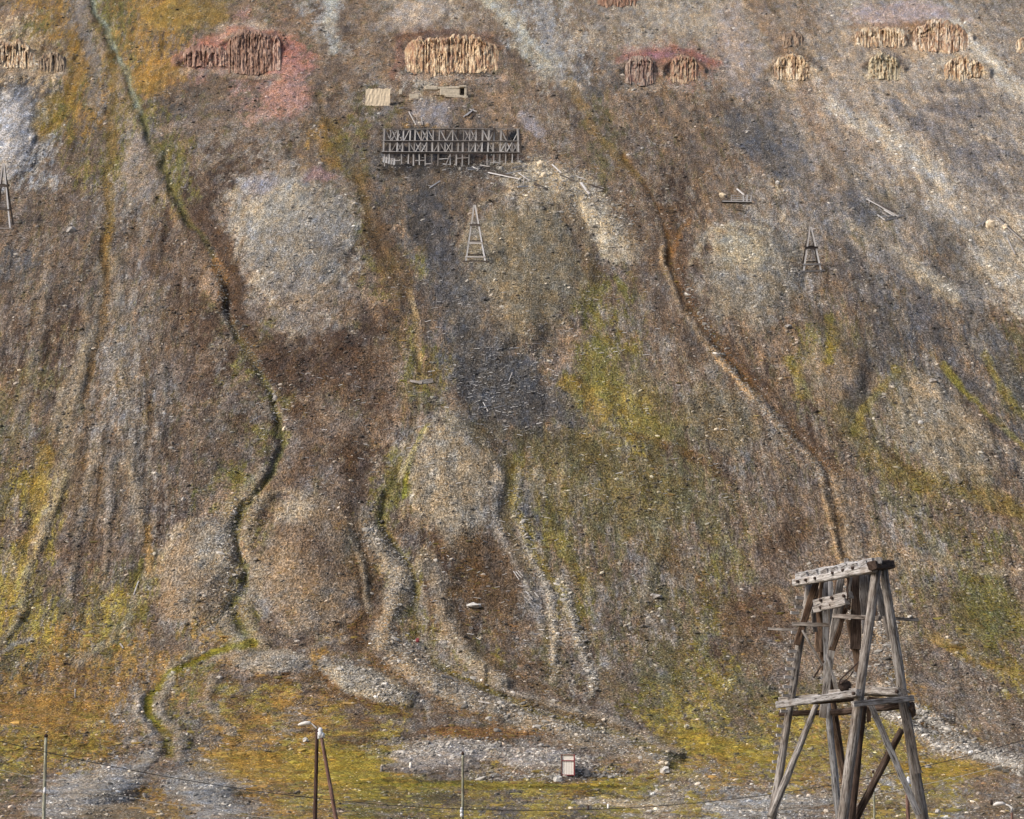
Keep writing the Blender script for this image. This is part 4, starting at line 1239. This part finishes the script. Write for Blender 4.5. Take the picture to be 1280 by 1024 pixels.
# ------------------------------------------------------------------ timber ruin (old loading station)
def build_ruin():
    y0 = S(565, 206).y - .3
    t = empty('timber_ruin', (P(565, 207, y0)), 'long open lattice frame of a ruined timber mine building on the upper slope', 'ruin')
    sx = lambda z: 470 + z / 6.737
    def q(z, v, dy=0.0): return P(sx(z), v, y0 + dy)
    # tier rows: each tier steps back a little
    bays = [70 + 51.2 * i for i in range(23)]
    topmiss = {10, 12, 20, 21}
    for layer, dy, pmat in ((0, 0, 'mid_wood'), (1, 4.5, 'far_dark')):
        for i, x in enumerate(bays):
            jx = random.uniform(-8, 8)
            if i not in topmiss or layer:
                if layer == 0 or i % 2 == 0:
                    stick('post', t, q(x + 6 + jx, 176.5, dy), q(x + 8 + jx, 161.5, dy), random.uniform(.3, .5), .24, pmat if layer or random.random() < .25 else 'far_wood')
            if layer == 0 or i % 2:
                stick('post', t, q(x + jx, 190, dy), q(x + jx + random.uniform(-2, 2), 177, dy), random.uniform(.3, .5), .24, pmat if layer or random.random() < .25 else 'far_wood')
        for (nm, v, th, mt) in (('top_rail', 161.5, .15, pmat), ('floor_beam', 176.9, .38, 'far_dark'), ('floor_beam', 191.0, .5, 'far_dark')):
            xs_ = [54, 250, 470, 660, 860, 1050, 1212]; vv = [v + random.uniform(-.55, .55) for _ in xs_]
            for k in range(6):
                stick(nm, t, q(xs_[k], vv[k], dy - .15), q(xs_[k + 1] + 3, vv[k + 1], dy - .15), th, .3, mt)
        if layer == 0:
            stick('floor_beam_face', t, q(52, 175.9, -.4), q(1212, 176.4, -.4), .14, .12, 'far_wood')
            stick('floor_beam_face', t, q(50, 189.6, -.4), q(1216, 190.3, -.4), .14, .12, 'far_wood')
    topb = ['\\', 'X', '.', '/', '.', '\\', 'X', '<', '.', '\\', '/', '\\', '.', 'X', 'K', '.', '\\', '/', '.', '\\', '.', '/']
    midb = ['.', '/', 'X', '.', '\\', 'X', 'K', '.', '/', '\\', 'X', '.', '.', '.', 'X', 'X', '.', '\\', '.', '/', 'X', 'X']
    def br(x0, x1, vb, vt, k):
        w = random.uniform(.2, .32)
        if k in '/XK': stick('brace', t, q(x0 + 5, vb, -.12), q(x1, vt, -.12), w, .12, random.choice(['mid_wood', 'far_wood', 'far_wood', 'mid_wood']))
        if k in '\\XK<': stick('brace', t, q(x0 + 5, vt, .12), q(x1, vb, .12), w, .12, random.choice(['mid_wood', 'far_wood', 'far_wood', 'mid_wood']))
        if k in '<K': stick('brace', t, q(x0 + 5, (vb + vt) / 2, .3), q(x1, vb, .3), w, .12, random.choice(['mid_wood', 'far_wood', 'far_wood', 'mid_wood']))
    for i in range(22):
        br(bays[i] + 6, bays[i + 1] + 6, 176, 162.5, topb[i])
        br(bays[i], bays[i + 1], 190, 178, midb[i])
    # rear braces seen through the frame
    for i in range(0, 22, 2):
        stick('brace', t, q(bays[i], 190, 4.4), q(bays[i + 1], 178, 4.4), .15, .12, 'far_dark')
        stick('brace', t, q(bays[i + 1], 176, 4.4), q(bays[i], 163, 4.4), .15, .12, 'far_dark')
    stick('brace', t, q(975, 175, -.3), q(998, 160, -.3), .4, .2, 'far_dark')
    stick('end_post', t, q(1212, 177, -.2), q(1222, 191, -.2), .5, .3, 'far_dark')
    stick('end_post', t, q(62, 190, -.2), q(68, 161, -.2), .42, .3, 'far_wood')
    stick('end_post', t, q(1200, 190, -.2), q(1190, 161, -.2), .4, .3, 'far_wood')
    # loose light boards in the left bays
    for k in range(12):
        x = random.uniform(100, 230); v = random.uniform(163, 175)
        stick('loose_board', t, q(x, v, -.2), q(x + random.uniform(-25, 25), v + random.uniform(-5, 5), -.2), .16, .1, 'far_wood')
    for z in [70, 110, 215, 270, 315, 365, 415, 470, 520, 625, 675, 725, 780, 935, 990, 1040, 1090, 1145, 1195]:
        v = 206.5 + random.uniform(-2.5, 1)
        stick('stilt', t, q(z, v + 1, 0), q(z + random.uniform(-4, 4), 191.5, 0), random.uniform(.24, .42), .22, random.choice(['mid_wood', 'far_wood']))
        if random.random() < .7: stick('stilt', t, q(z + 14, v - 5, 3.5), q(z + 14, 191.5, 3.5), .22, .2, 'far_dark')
    for (a, b, v) in [(530, 620, 199), (680, 780, 198), (60, 110, 198), (120, 200, 201), (990, 1040, 203), (560, 620, 205), (1090, 1145, 205), (330, 415, 201), (415, 465, 205)]:
        stick('tie', t, q(a, v, -.1), q(b, v + random.uniform(-1, 1), -.1), .22, .15)
    stick('brace', t, q(580, 209, -.3), q(618, 195, -.3), .26, .15)
    # dark tipped coal lining at the back
    # boards over the lower left bay
    for k in range(5):
        stick('wall_board', t, q(62 + k * 22, 203 + k * .8, -.15), q(66 + k * 22, 196 + k * .6, -.15), .5, .08, 'far_wood')
    for z in (80, 640, 1190):
        for v in (177, 190.6):
            stick('tie_beam', t, q(z, v, 0), q(z, v - .5, 4.5), .22, .22, 'far_dark')
build_ruin()

# ------------------------------------------------------------------ debris piles
def plank_pile(name, label, cat, items, group=None, mat='far_wood', w=.28):
    c = items[0]
    t = empty(name, S(c[0], c[1]), label, cat, group)
    for it in items:
        u0, v0, u1, v1 = it[:4]
        mt = it[4] if len(it) > 4 else mat
        ww = it[5] if len(it) > 5 else w
        a = S(u0, v0, .25 + random.uniform(0, .25)); b = S(u1, v1, .25 + random.uniform(0, .25))
        stick('plank', t, a, b, ww, ww * .7, mt)
    return t
plank_pile('timber_debris', 'collapsed grey timbers in an A shape on the scree at the upper right', 'debris',
           [(1083, 251, 1124, 273, 'mid_wood', .3), (1088, 253, 1120, 266, 'far_dark'), (1098, 273, 1130, 271), (1097, 270, 1106, 277), (1106, 277, 1128, 272), (1086, 249, 1087, 256), (1105, 264, 1118, 272), (1103, 268, 1112, 273, 'mid_wood', .3)], 'collapsed timbers lying on the slope')
plank_pile('timber_debris', 'long fallen grey timbers running downhill at the right edge', 'debris',
           [(1244, 273, 1281, 305, 'mid_wood', .32), (1250, 274, 1284, 308, 'far_dark'), (1259, 300, 1269, 320, 'far_wood', .3), (1228, 284, 1229, 279), (1220, 285, 1232, 279)], 'collapsed timbers lying on the slope')
plank_pile('timber_debris', 'crossed planks lying above the right half of the ruin', 'debris',
           [(579, 148, 592, 138), (583, 146, 590, 140), (587, 138, 596, 141), (588, 150, 594, 142, 'far_dark')], 'collapsed timbers lying on the slope')
plank_pile('timber_debris', 'thin fallen planks leaning above the left half of the ruin', 'debris',
           [(511, 141, 520, 158), (513, 143, 519, 150, 'far_dark'), (527, 148, 528, 158), (503, 135, 513, 140, 'far_dark', .5), (499, 137, 509, 136)], 'collapsed timbers lying on the slope')
plank_pile('timber_debris', 'heap of grey beams below the right half of the ruin', 'debris',
           [(583, 212, 602, 209, 'far_wood', .4), (585, 214, 600, 212), (600, 208, 612, 210), (590, 210, 598, 214), (604, 216, 640, 222, 'far_dark', .4), (610, 218, 650, 226, 'far_wood', .3), (630, 220, 652, 214)], 'collapsed timbers lying on the slope')
plank_pile('timber_debris', 'scattered broken beams among pale rubble right of the ruin', 'debris',
           [(648, 218, 662, 228), (655, 222, 654, 232), (647, 236, 660, 235, 'far_wood', .4), (690, 207, 702, 218, 'far_wood', .35), (668, 232, 684, 238, 'far_dark', .6), (726, 230, 737, 245, 'far_wood', .6), (722, 223, 733, 226), (700, 220, 718, 228, 'far_dark'), (735, 232, 755, 238, 'far_dark', .3), (640, 212, 660, 208, 'far_wood', .3)], 'collapsed timbers lying on the slope')
plank_pile('timber_debris', 'lone pale stick lying below the ruin above the trestle', 'debris',
           [(537, 236, 550, 228)], 'collapsed timbers lying on the slope')
plank_pile('timber_debris', 'bundle of silver splintered planks on the brown patch in the lower middle', 'debris',
           [(645, 717, 652, 726), (648, 716, 654, 724), (642, 717, 649, 727), (657, 742, 666, 753), (660, 743, 663, 754), (648, 735, 662, 738), (668, 744, 674, 750)], 'collapsed timbers lying on the slope', 'mid_wood', .15)
plank_pile('timber_debris', 'small cluster of bleached planks on the dark slate patch', 'debris',
           [(598, 512, 614, 509), (618, 512, 632, 508), (636, 478, 640, 468), (648, 474, 656, 471), (604, 505, 610, 516)], 'collapsed timbers lying on the slope', 'far_wood', .17)

def fallen_plank(label, u0, v0, u1, v1, w=.3, mat='pale_wood'):
    a, b = S(u0, v0, .2), S(u1, v1, .2)
    o = timber('fallen_plank', None, a, b, w, w * .5, mat)
    tag(o, label, 'plank', 'single planks lying on the slope')
fallen_plank('white stick leaning out of the moss in the lower left', 167, 745, 173, 728, .2)
fallen_plank('short white plank on the ochre moss far left', 150, 806, 154, 812, .25)
fallen_plank('pale plank on the grey gully bank near the centre', 552, 846, 566, 850, .25)
fallen_plank('pale plank low on the gully bank, right of the other', 598, 878, 612, 881, .25)
fallen_plank('thin pale stick beside the left gully', 312, 529, 326, 521, .14)

# small timber platform on the right
def build_platform():
    y0 = S(922, 254).y - .2
    t = empty('timber_platform', P(921, 254, y0), 'small broken timber platform with upright posts on the right slope', 'platform')
    q = lambda u, v, d=0: P(u, v, y0 + d)
    stick('deck_beam', t, q(902, 252.6), q(940, 253.4), .35, .4, 'far_dark')
    stick('deck_beam', t, q(903, 251.6, -.3), q(939.5, 252.2, -.3), .2, .2, 'far_wood')
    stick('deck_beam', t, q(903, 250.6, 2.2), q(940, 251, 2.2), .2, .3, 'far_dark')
    for u, v in ((914, 243.5), (929, 245), (933.5, 243.5), (938.5, 244)):
        stick('post', t, q(u, 252.5), q(u + .3, v), .3 if u < 930 or u > 935 else .4, .22)
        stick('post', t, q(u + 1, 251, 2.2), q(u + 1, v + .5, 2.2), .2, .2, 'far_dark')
    stick('rail', t, q(914, 247.6), q(931, 247.6), .16, .12)
    stick('rail', t, q(914, 249.8), q(939, 250), .14, .12)
    stick('rail', t, q(914, 244.2), q(938, 244.6), .1, .12)
    stick('leaning_plank', t, q(921, 236, 1.5), q(930, 243.5, 0), .4, .12)
    stick('brace', t, q(929, 252), q(934, 244), .18, .12)
build_platform()

# ------------------------------------------------------------------ masonry remains
def jagged_wall(name, label, cat, u0, u1, vt, vb, thick, mat, group=None, nx=16, jag=.35, notch=None, kind=None):
    yb = S((u0 + u1) / 2, vb).y
    o3 = P((u0 + u1) / 2, vb, yb)
    w = abs(P(u1, vb, yb).x - P(u0, vb, yb).x); h = P(u0, vt, yb).z - P(u0, vb, yb).z
    nz = 8
    vs, fs = [], []
    tops = [h + random.uniform(-jag, jag) * (1 if notch is None else 1) for _ in range(nx + 1)]
    if notch:
        for i in range(nx + 1):
            if notch[0] < i / nx < notch[1]: tops[i] -= notch[2]
    for side in (0, 1):
        for k in range(nz + 1):
            for i in range(nx + 1):
                x = -w / 2 + w * i / nx + random.uniform(-.06, .06) + (random.uniform(-.15, .15) if i in (0, nx) else 0)
                z = -1.2 + (tops[i] + 1.2) * k / nz
                y = side * thick + random.uniform(-.07, .07)
                vs.append((x, y, z))
    st = (nx + 1) * (nz + 1)
    for k in range(nz):
        for i in range(nx):
            a = k * (nx + 1) + i
            fs.append((a, a + 1, a + nx + 2, a + nx + 1))
            fs.append((st + a + 1, st + a, st + a + nx + 1, st + a + nx + 2))
        a = k * (nx + 1); fs.append((st + a, a, a + nx + 1, st + a + nx + 1))
        a = k * (nx + 1) + nx; fs.append((a, st + a, st + a + nx + 1, a + nx + 1))
    for i in range(nx):
        a = nz * (nx + 1) + i; fs.append((a, a + 1, st + a + 1, st + a))
    o = mesh_obj(name, vs, fs, M[mat])
    o.location = o3
    return tag(o, label, cat, group)
jagged_wall('cream_wall', 'square cream coloured wall with a ragged top, upper left of the timber ruin', 'wall', 457, 487.5, 111, 132.5, 1.6, 'cream_wall', jag=.22)
def foundation():
    y0 = S(560, 124).y
    t = empty('concrete_foundation', P(558, 124, y0), 'broken pale concrete foundation with a dark opening above the timber ruin', 'foundation')
    def q(u, v, d): return P(u, v, y0 + d)
    def slab(n, u0, u1, v0, v1, d, th, mat='concrete', rz=0.0):
        a, b = q(u0, v1, d), q(u1, v0, d)
        box(n, t, (a + b) / 2, (abs(b.x - a.x), th, abs(b.z - a.z)), M[mat], Matrix.Rotation(rz, 4, 'Y').to_quaternion(), .12)
    slab('slab', 531, 547, 108, 113, 3, 1.2, 'concrete', .03)
    slab('slab', 547, 576, 109, 112, 3.2, 1.4, 'concrete', -.03)
    slab('wall_block', 550, 575, 112, 120, 2, 1.2, 'concrete', .02)
    slab('wall_block', 580.5, 583.5, 109, 121, 1.2, 1.0)
    slab('lintel', 574, 583, 107.5, 109.6, 1.2, 1.4)
    slab('wall_block', 556, 585, 119.5, 123.5, 1.2, 1.6, 'concrete', .1)
    slab('wall_block', 512, 524, 118, 126, 1.5, 1.2, 'concrete', -.06)
    slab('opening', 575.5, 580.5, 109.8, 117, 2.2, .6, 'dark')  # black box filling the gap; the hole's shade is its colour
    slab('wall_block', 499, 503, 112, 119, 2.5, 1.0, 'concrete', .05)
foundation()

# ------------------------------------------------------------------ boulders
def boulder(label, u, v, wpx, hpx, mat='rock', group='single pale boulders on the slope', seed=0, name='boulder'):
    p = S(u, v + hpx * .4)
    s = wpx / F * p.y; hh = hpx / F * p.y * 1.25
    me = rock_mesh(name, seed * 3 + 50, 1.0, 2, M[mat])
    o = bpy.data.objects.new(name, me); COL.objects.link(o)
    o.location = p + Vector((0, 0, hh * .25)); o.scale = (s, s * .8, hh * 1.1); o.rotation_euler = (0, random.uniform(-.15, .15), random.uniform(-.4, .4))
    tag(o, label, 'boulder', group)
boulder('white boulder on the green moss right of the red-framed door', 831, 963, 15, 7, 'pale_rock', seed=1)
boulder('flat grey boulder on the dark brown patch in the lower middle', 592, 757, 22, 6, 'pale_rock', seed=2)
boulder('flat grey boulder at the upper left slope', 89, 287, 14, 8, seed=3)
boulder('small grey flat boulder on the right slope below the pale mound', 985, 408, 12, 5, seed=4)
boulder('pale flat stone at the head of the right-hand tan strip', 1167, 476, 13, 5, seed=5)
boulder('white angular stone in the middle of the right grey fan', 1151, 528, 8, 5, 'pale_rock', seed=6)
boulder('white stone above the small platform on the right slope', 972, 228, 7, 5, 'pale_rock', seed=7)
boulder('pale block left of the small timber platform', 903, 244, 10, 6, 'cream_wall', seed=8)
boulder('cream block beside the fallen timbers at the right edge', 1238, 280, 14, 9, 'cream_wall', seed=9)
boulder('second smaller cream block beside the fallen timbers at the right edge', 1257, 283, 8, 6, 'cream_wall', seed=10)
boulder('long low grey boulder on the moss slope right of centre', 820, 745, 18, 5, seed=11)
boulder('pale stone high on the moss slope behind the left lamp', 382, 925, 9, 5, 'pale_rock', seed=13)
boulder('cream block at the right of the timber ruin above the rubble', 675, 205, 9, 8, 'cream_wall', seed=14)
boulder('cream block low in the rubble right of the ruin', 680, 218, 9, 7, 'cream_wall', seed=15)
boulder('pale stone in the left gully where the stream bends', 344, 498, 9, 7, seed=16)
boulder('tan stone below the pale stone in the left gully', 356, 536, 8, 6, 'cream_wall', seed=17)
boulder('white stone under the red-framed door', 697, 974, 13, 7, 'pale_rock', seed=18)
boulder('grey stone just right of the red-framed door', 733, 966, 9, 7, seed=19)
boulder('small red brown stone in the central gully', 522, 801, 6, 5, 'red', seed=20)
boulder('grey bleached boulder on the flat at lower right', 1160, 958, 10, 4, seed=21)
boulder('small white boulder on the yellow moss at lower right', 1172, 1014, 7, 4, 'pale_rock', seed=22)

# pale broken board by the centre gully
pb = plank_pile('broken_panel', 'pale broken panel lying across the central gully', 'panel',
                [(513, 479, 528, 481, 'pale_wood', .5), (524, 482, 541, 479, 'pale_wood', .9), (520, 483, 536, 483, 'cream_panel', .5)] if False else
                [(513, 479, 528, 481, 'pale_wood', .5), (524, 481.5, 541, 478.5, 'pale_wood', .9)])

# ------------------------------------------------------------------ red-framed door
def build_door():
    yb = S(709, 969.5).y - .3
    t = empty('mine_door', P(709.5, 969.5, yb), 'white boarded door in a dark red frame at the foot of the slope', 'door')
    def q(u, v, d=0): return P(u, v, yb + d)
    pxm = yb / F
    def panel(n, u0, u1, v0, v1, d, th, mat):
        a, b = q(u0, v1, d), q(u1, v0, d)
        return box(n, t, (a + b) / 2, (abs(b.x - a.x), th, abs(b.z - a.z)), M[mat], None, .05)
    panel('frame', 701.4, 702.6, 943, 969.5, 0, .16, 'dark_red')
    panel('frame', 717.2, 718.5, 943, 969.5, 0, .16, 'red')
    panel('frame', 702.62, 717.18, 943, 944.2, 0, .16, 'dark_red')
    panel('frame', 702.62, 717.18, 968.4, 969.5, 0, .16, 'red')
    panel('frame', 702.62, 717.18, 950.4, 951.6, 0, .15, 'red')
    panel('transom_panel', 702.62, 717.18, 944.22, 950.38, .05, .06, 'white')
    for i in range(5):
        a = 702.7 + i * 2.92
        panel('door_board', a, a + 2.62, 951.65, 968.35, .04 + .01 * (i % 2), .06, 'white')
    panel('backing', 702.62, 717.18, 944.2, 968.4, .2, .05, 'red')
    panel('portal_wall', 701.6, 718.3, 943.3, 969.4, 2.0, 3.0, 'concrete')
build_door()

# ------------------------------------------------------------------ poles, lamps, cables
def ground_z(y): return float(zprof(y))
def pole(label, u, vtop, y, r, mat, ins=None, lean=0.0, group='thin grey utility poles at the foot of the slope'):
    top = P(u, vtop, y); base = Vector((top.x + lean, y, ground_z(y) - .6))
    t = empty('utility_pole', (base.x, y, ground_z(y)), label, 'utility pole', group)
    timber('shaft', t, base, top, r * 2.2, None, mat, r1=r * 1.8, rough=.02)
    lathe('pole_cap', t, top, [(r * 1.1, -.05), (r * 1.1, .12), (r * .5, .25)], M['creosote'])
    if ins:
        for (du, dv) in ins:
            p = P(u + du, dv, y - .2)
            lathe('insulator', t, p, [(.06, -.25), (.14, -.2), (.14, .02), (.09, .08), (.12, .12), (.06, .25)], M['ceramic'], n=10)
    return t
pole('grey green utility pole near the left edge of the picture', 57.5, 921, 200, .14, 'pole_wood', [(-1.5, 988)], lean=.08)
pole('grey utility pole left of the red-framed door', 578.5, 943, 205, .11, 'pole_wood', [(-1.6, 1013), (-1.4, 1018)])
pole('thin pale green pole seen between the legs of the foreground trestle', 1091.5, 966, 225, .10, 'pole_wood')
pole('short purple brown pole behind the right leg of the foreground trestle', 1134, 989, 150, .13, 'red_pole', [(1.5, 976)])
pole('lone utility pole just outside the left edge of the picture', -150, 895, 120, .14, 'creosote')
pole('lone utility pole just outside the right edge of the picture', 1430, 900, 130, .14, 'creosote')

def build_lamp():
    y = 130.0
    base = Vector((P(393.5, 1024, y).x, y, ground_z(y)))
    t = empty('street_lamp', base, 'dark double-legged wooden pole with a pale street lamp at its top left', 'street lamp')
    top = P(396.5, 911, y)
    timber('pole', t, Vector((base.x - .03, y, base.z - .5)), top, .26, None, 'creosote', r1=.19, rough=.02)
    b2 = Vector((P(431, 1060, y).x + .15, y - .4, base.z - .5))
    timber('strut', t, b2, P(401, 917, y - .15), .26, None, 'red_pole', r1=.18, rough=.02)
    h = [P(397, 912, y), P(394.5, 909.5, y), P(391.5, 906.5, y), P(388.5, 904.2, y)]
    tube('lamp_arm', t, h, .035, M['lamp'], 8)
    hd = [P(388.8, 904.6, y), P(387, 903.8, y), P(382, 904.3, y), P(377, 905.3, y), P(372.4, 906.3, y)]
    tube('lamp_head', t, hd, [.05, .11, .12, .10, .04], M['lamp'], 10)
    lathe('insulator', t, P(400.5, 915.5, y - .2), [(.08, -.25), (.15, -.2), (.15, 0), (.1, .05), (.15, .1), (.08, .25)], M['ceramic'], n=10)
    lathe('insulator', t, P(402.8, 919, y - .2), [(.06, -.15), (.13, -.12), (.13, .05), (.06, .15)], M['ceramic'], n=10)
    lathe('insulator', t, P(399, 921, y - .15), [(.05, -.12), (.09, -.1), (.09, .05), (.05, .12)], M['ceramic'], n=10)
    y = 150.0
    base = Vector((P(1264.5, 1024, y).x, y, ground_z(y)))
    t = empty('street_lamp', base, 'white street lamp whose head just rises into the bottom right corner', 'street lamp')
    timber('pole', t, Vector((base.x, y, base.z - .5)), P(1264.8, 1015, y), .20, None, 'red_pole', r1=.16, rough=.02)
    tube('lamp_arm', t, [P(1264.5, 1016, y), P(1264.5, 1010, y), P(1261, 1007, y), P(1256, 1005.4, y)], [.09, .08, .05, .04], M['lamp'], 8)
    tube('lamp_head', t, [P(1256.5, 1005.3, y), P(1253, 1004.5, y), P(1246, 1005, y), P(1241, 1006.5, y)], [.05, .12, .13, .05], M['lamp'], 10)
    tube('cable_stub', t, [P(1239, 1000, y), P(1239.5, 1006, y)], .08, M['iron'], 6)
build_lamp()

def cable(label, pts, y0, y1, r, mat):
    us = np.array([p[0] for p in pts], float); vs = np.array([p[1] for p in pts], float)
    co = np.polyfit(us, vs, 3)
    uu = np.linspace(us[0], us[-1], 60)
    P3 = [P(u, float(np.polyval(co, u)), y0 + (y1 - y0) * (u - us[0]) / (us[-1] - us[0])) for u in uu]
    o = tube('overhead_cable', None, P3, r, M[mat], 6)
    tag(o, label, 'cable', 'overhead cables crossing the foot of the slope')
cable('upper black overhead cable sagging right across the foot of the slope', [(-150, 893), (0, 922), (58, 937), (169, 960), (240, 974), (330, 989), (397, 999), (480, 1007), (579, 1016), (685, 1018), (735, 1016), (860, 1008), (950, 995), (1037, 978), (1134, 951), (1430, 880)], 120, 130, .021, 'wire')
cable('lower pale overhead cable leaving the bottom edge at the left', [(-150, 925), (0, 961), (75, 978), (180, 997), (307, 1016), (640, 1050), (976, 1016), (1068, 996), (1127, 980), (1430, 905)], 121, 131, .013, 'pale_wire')

# small marker posts
def marker(label, u, v0, v1, mat='ceramic', w=.22):
    b = S(u, v1); tp = P(u + .2, v0, b.y)
    o = timber('marker_post', None, b - Vector((0, 0, .3)), tp, w, None, mat if mat in M else 'pale_wood', rough=.05)
    tag(o, label, 'marker post', 'small posts at the foot of the slope')
marker('small pale post in the rusty moss at the far left', 94, 861, 872, 'pale_wood', .22)
marker('grey post stump left of the grey rubble mound', 477, 957, 964, 'blue_wood', .35)
marker('white post on the front edge of the grey rubble mound', 513, 953, 960, 'white', .28)
marker('white post in the grass right of the red-framed door near the bottom', 760, 1005, 1011, 'white', .25)
marker('dark post in the grass right of the red-framed door near the bottom', 735, 1007, 1013, 'iron', .25)

print('objects', len(bpy.data.objects))
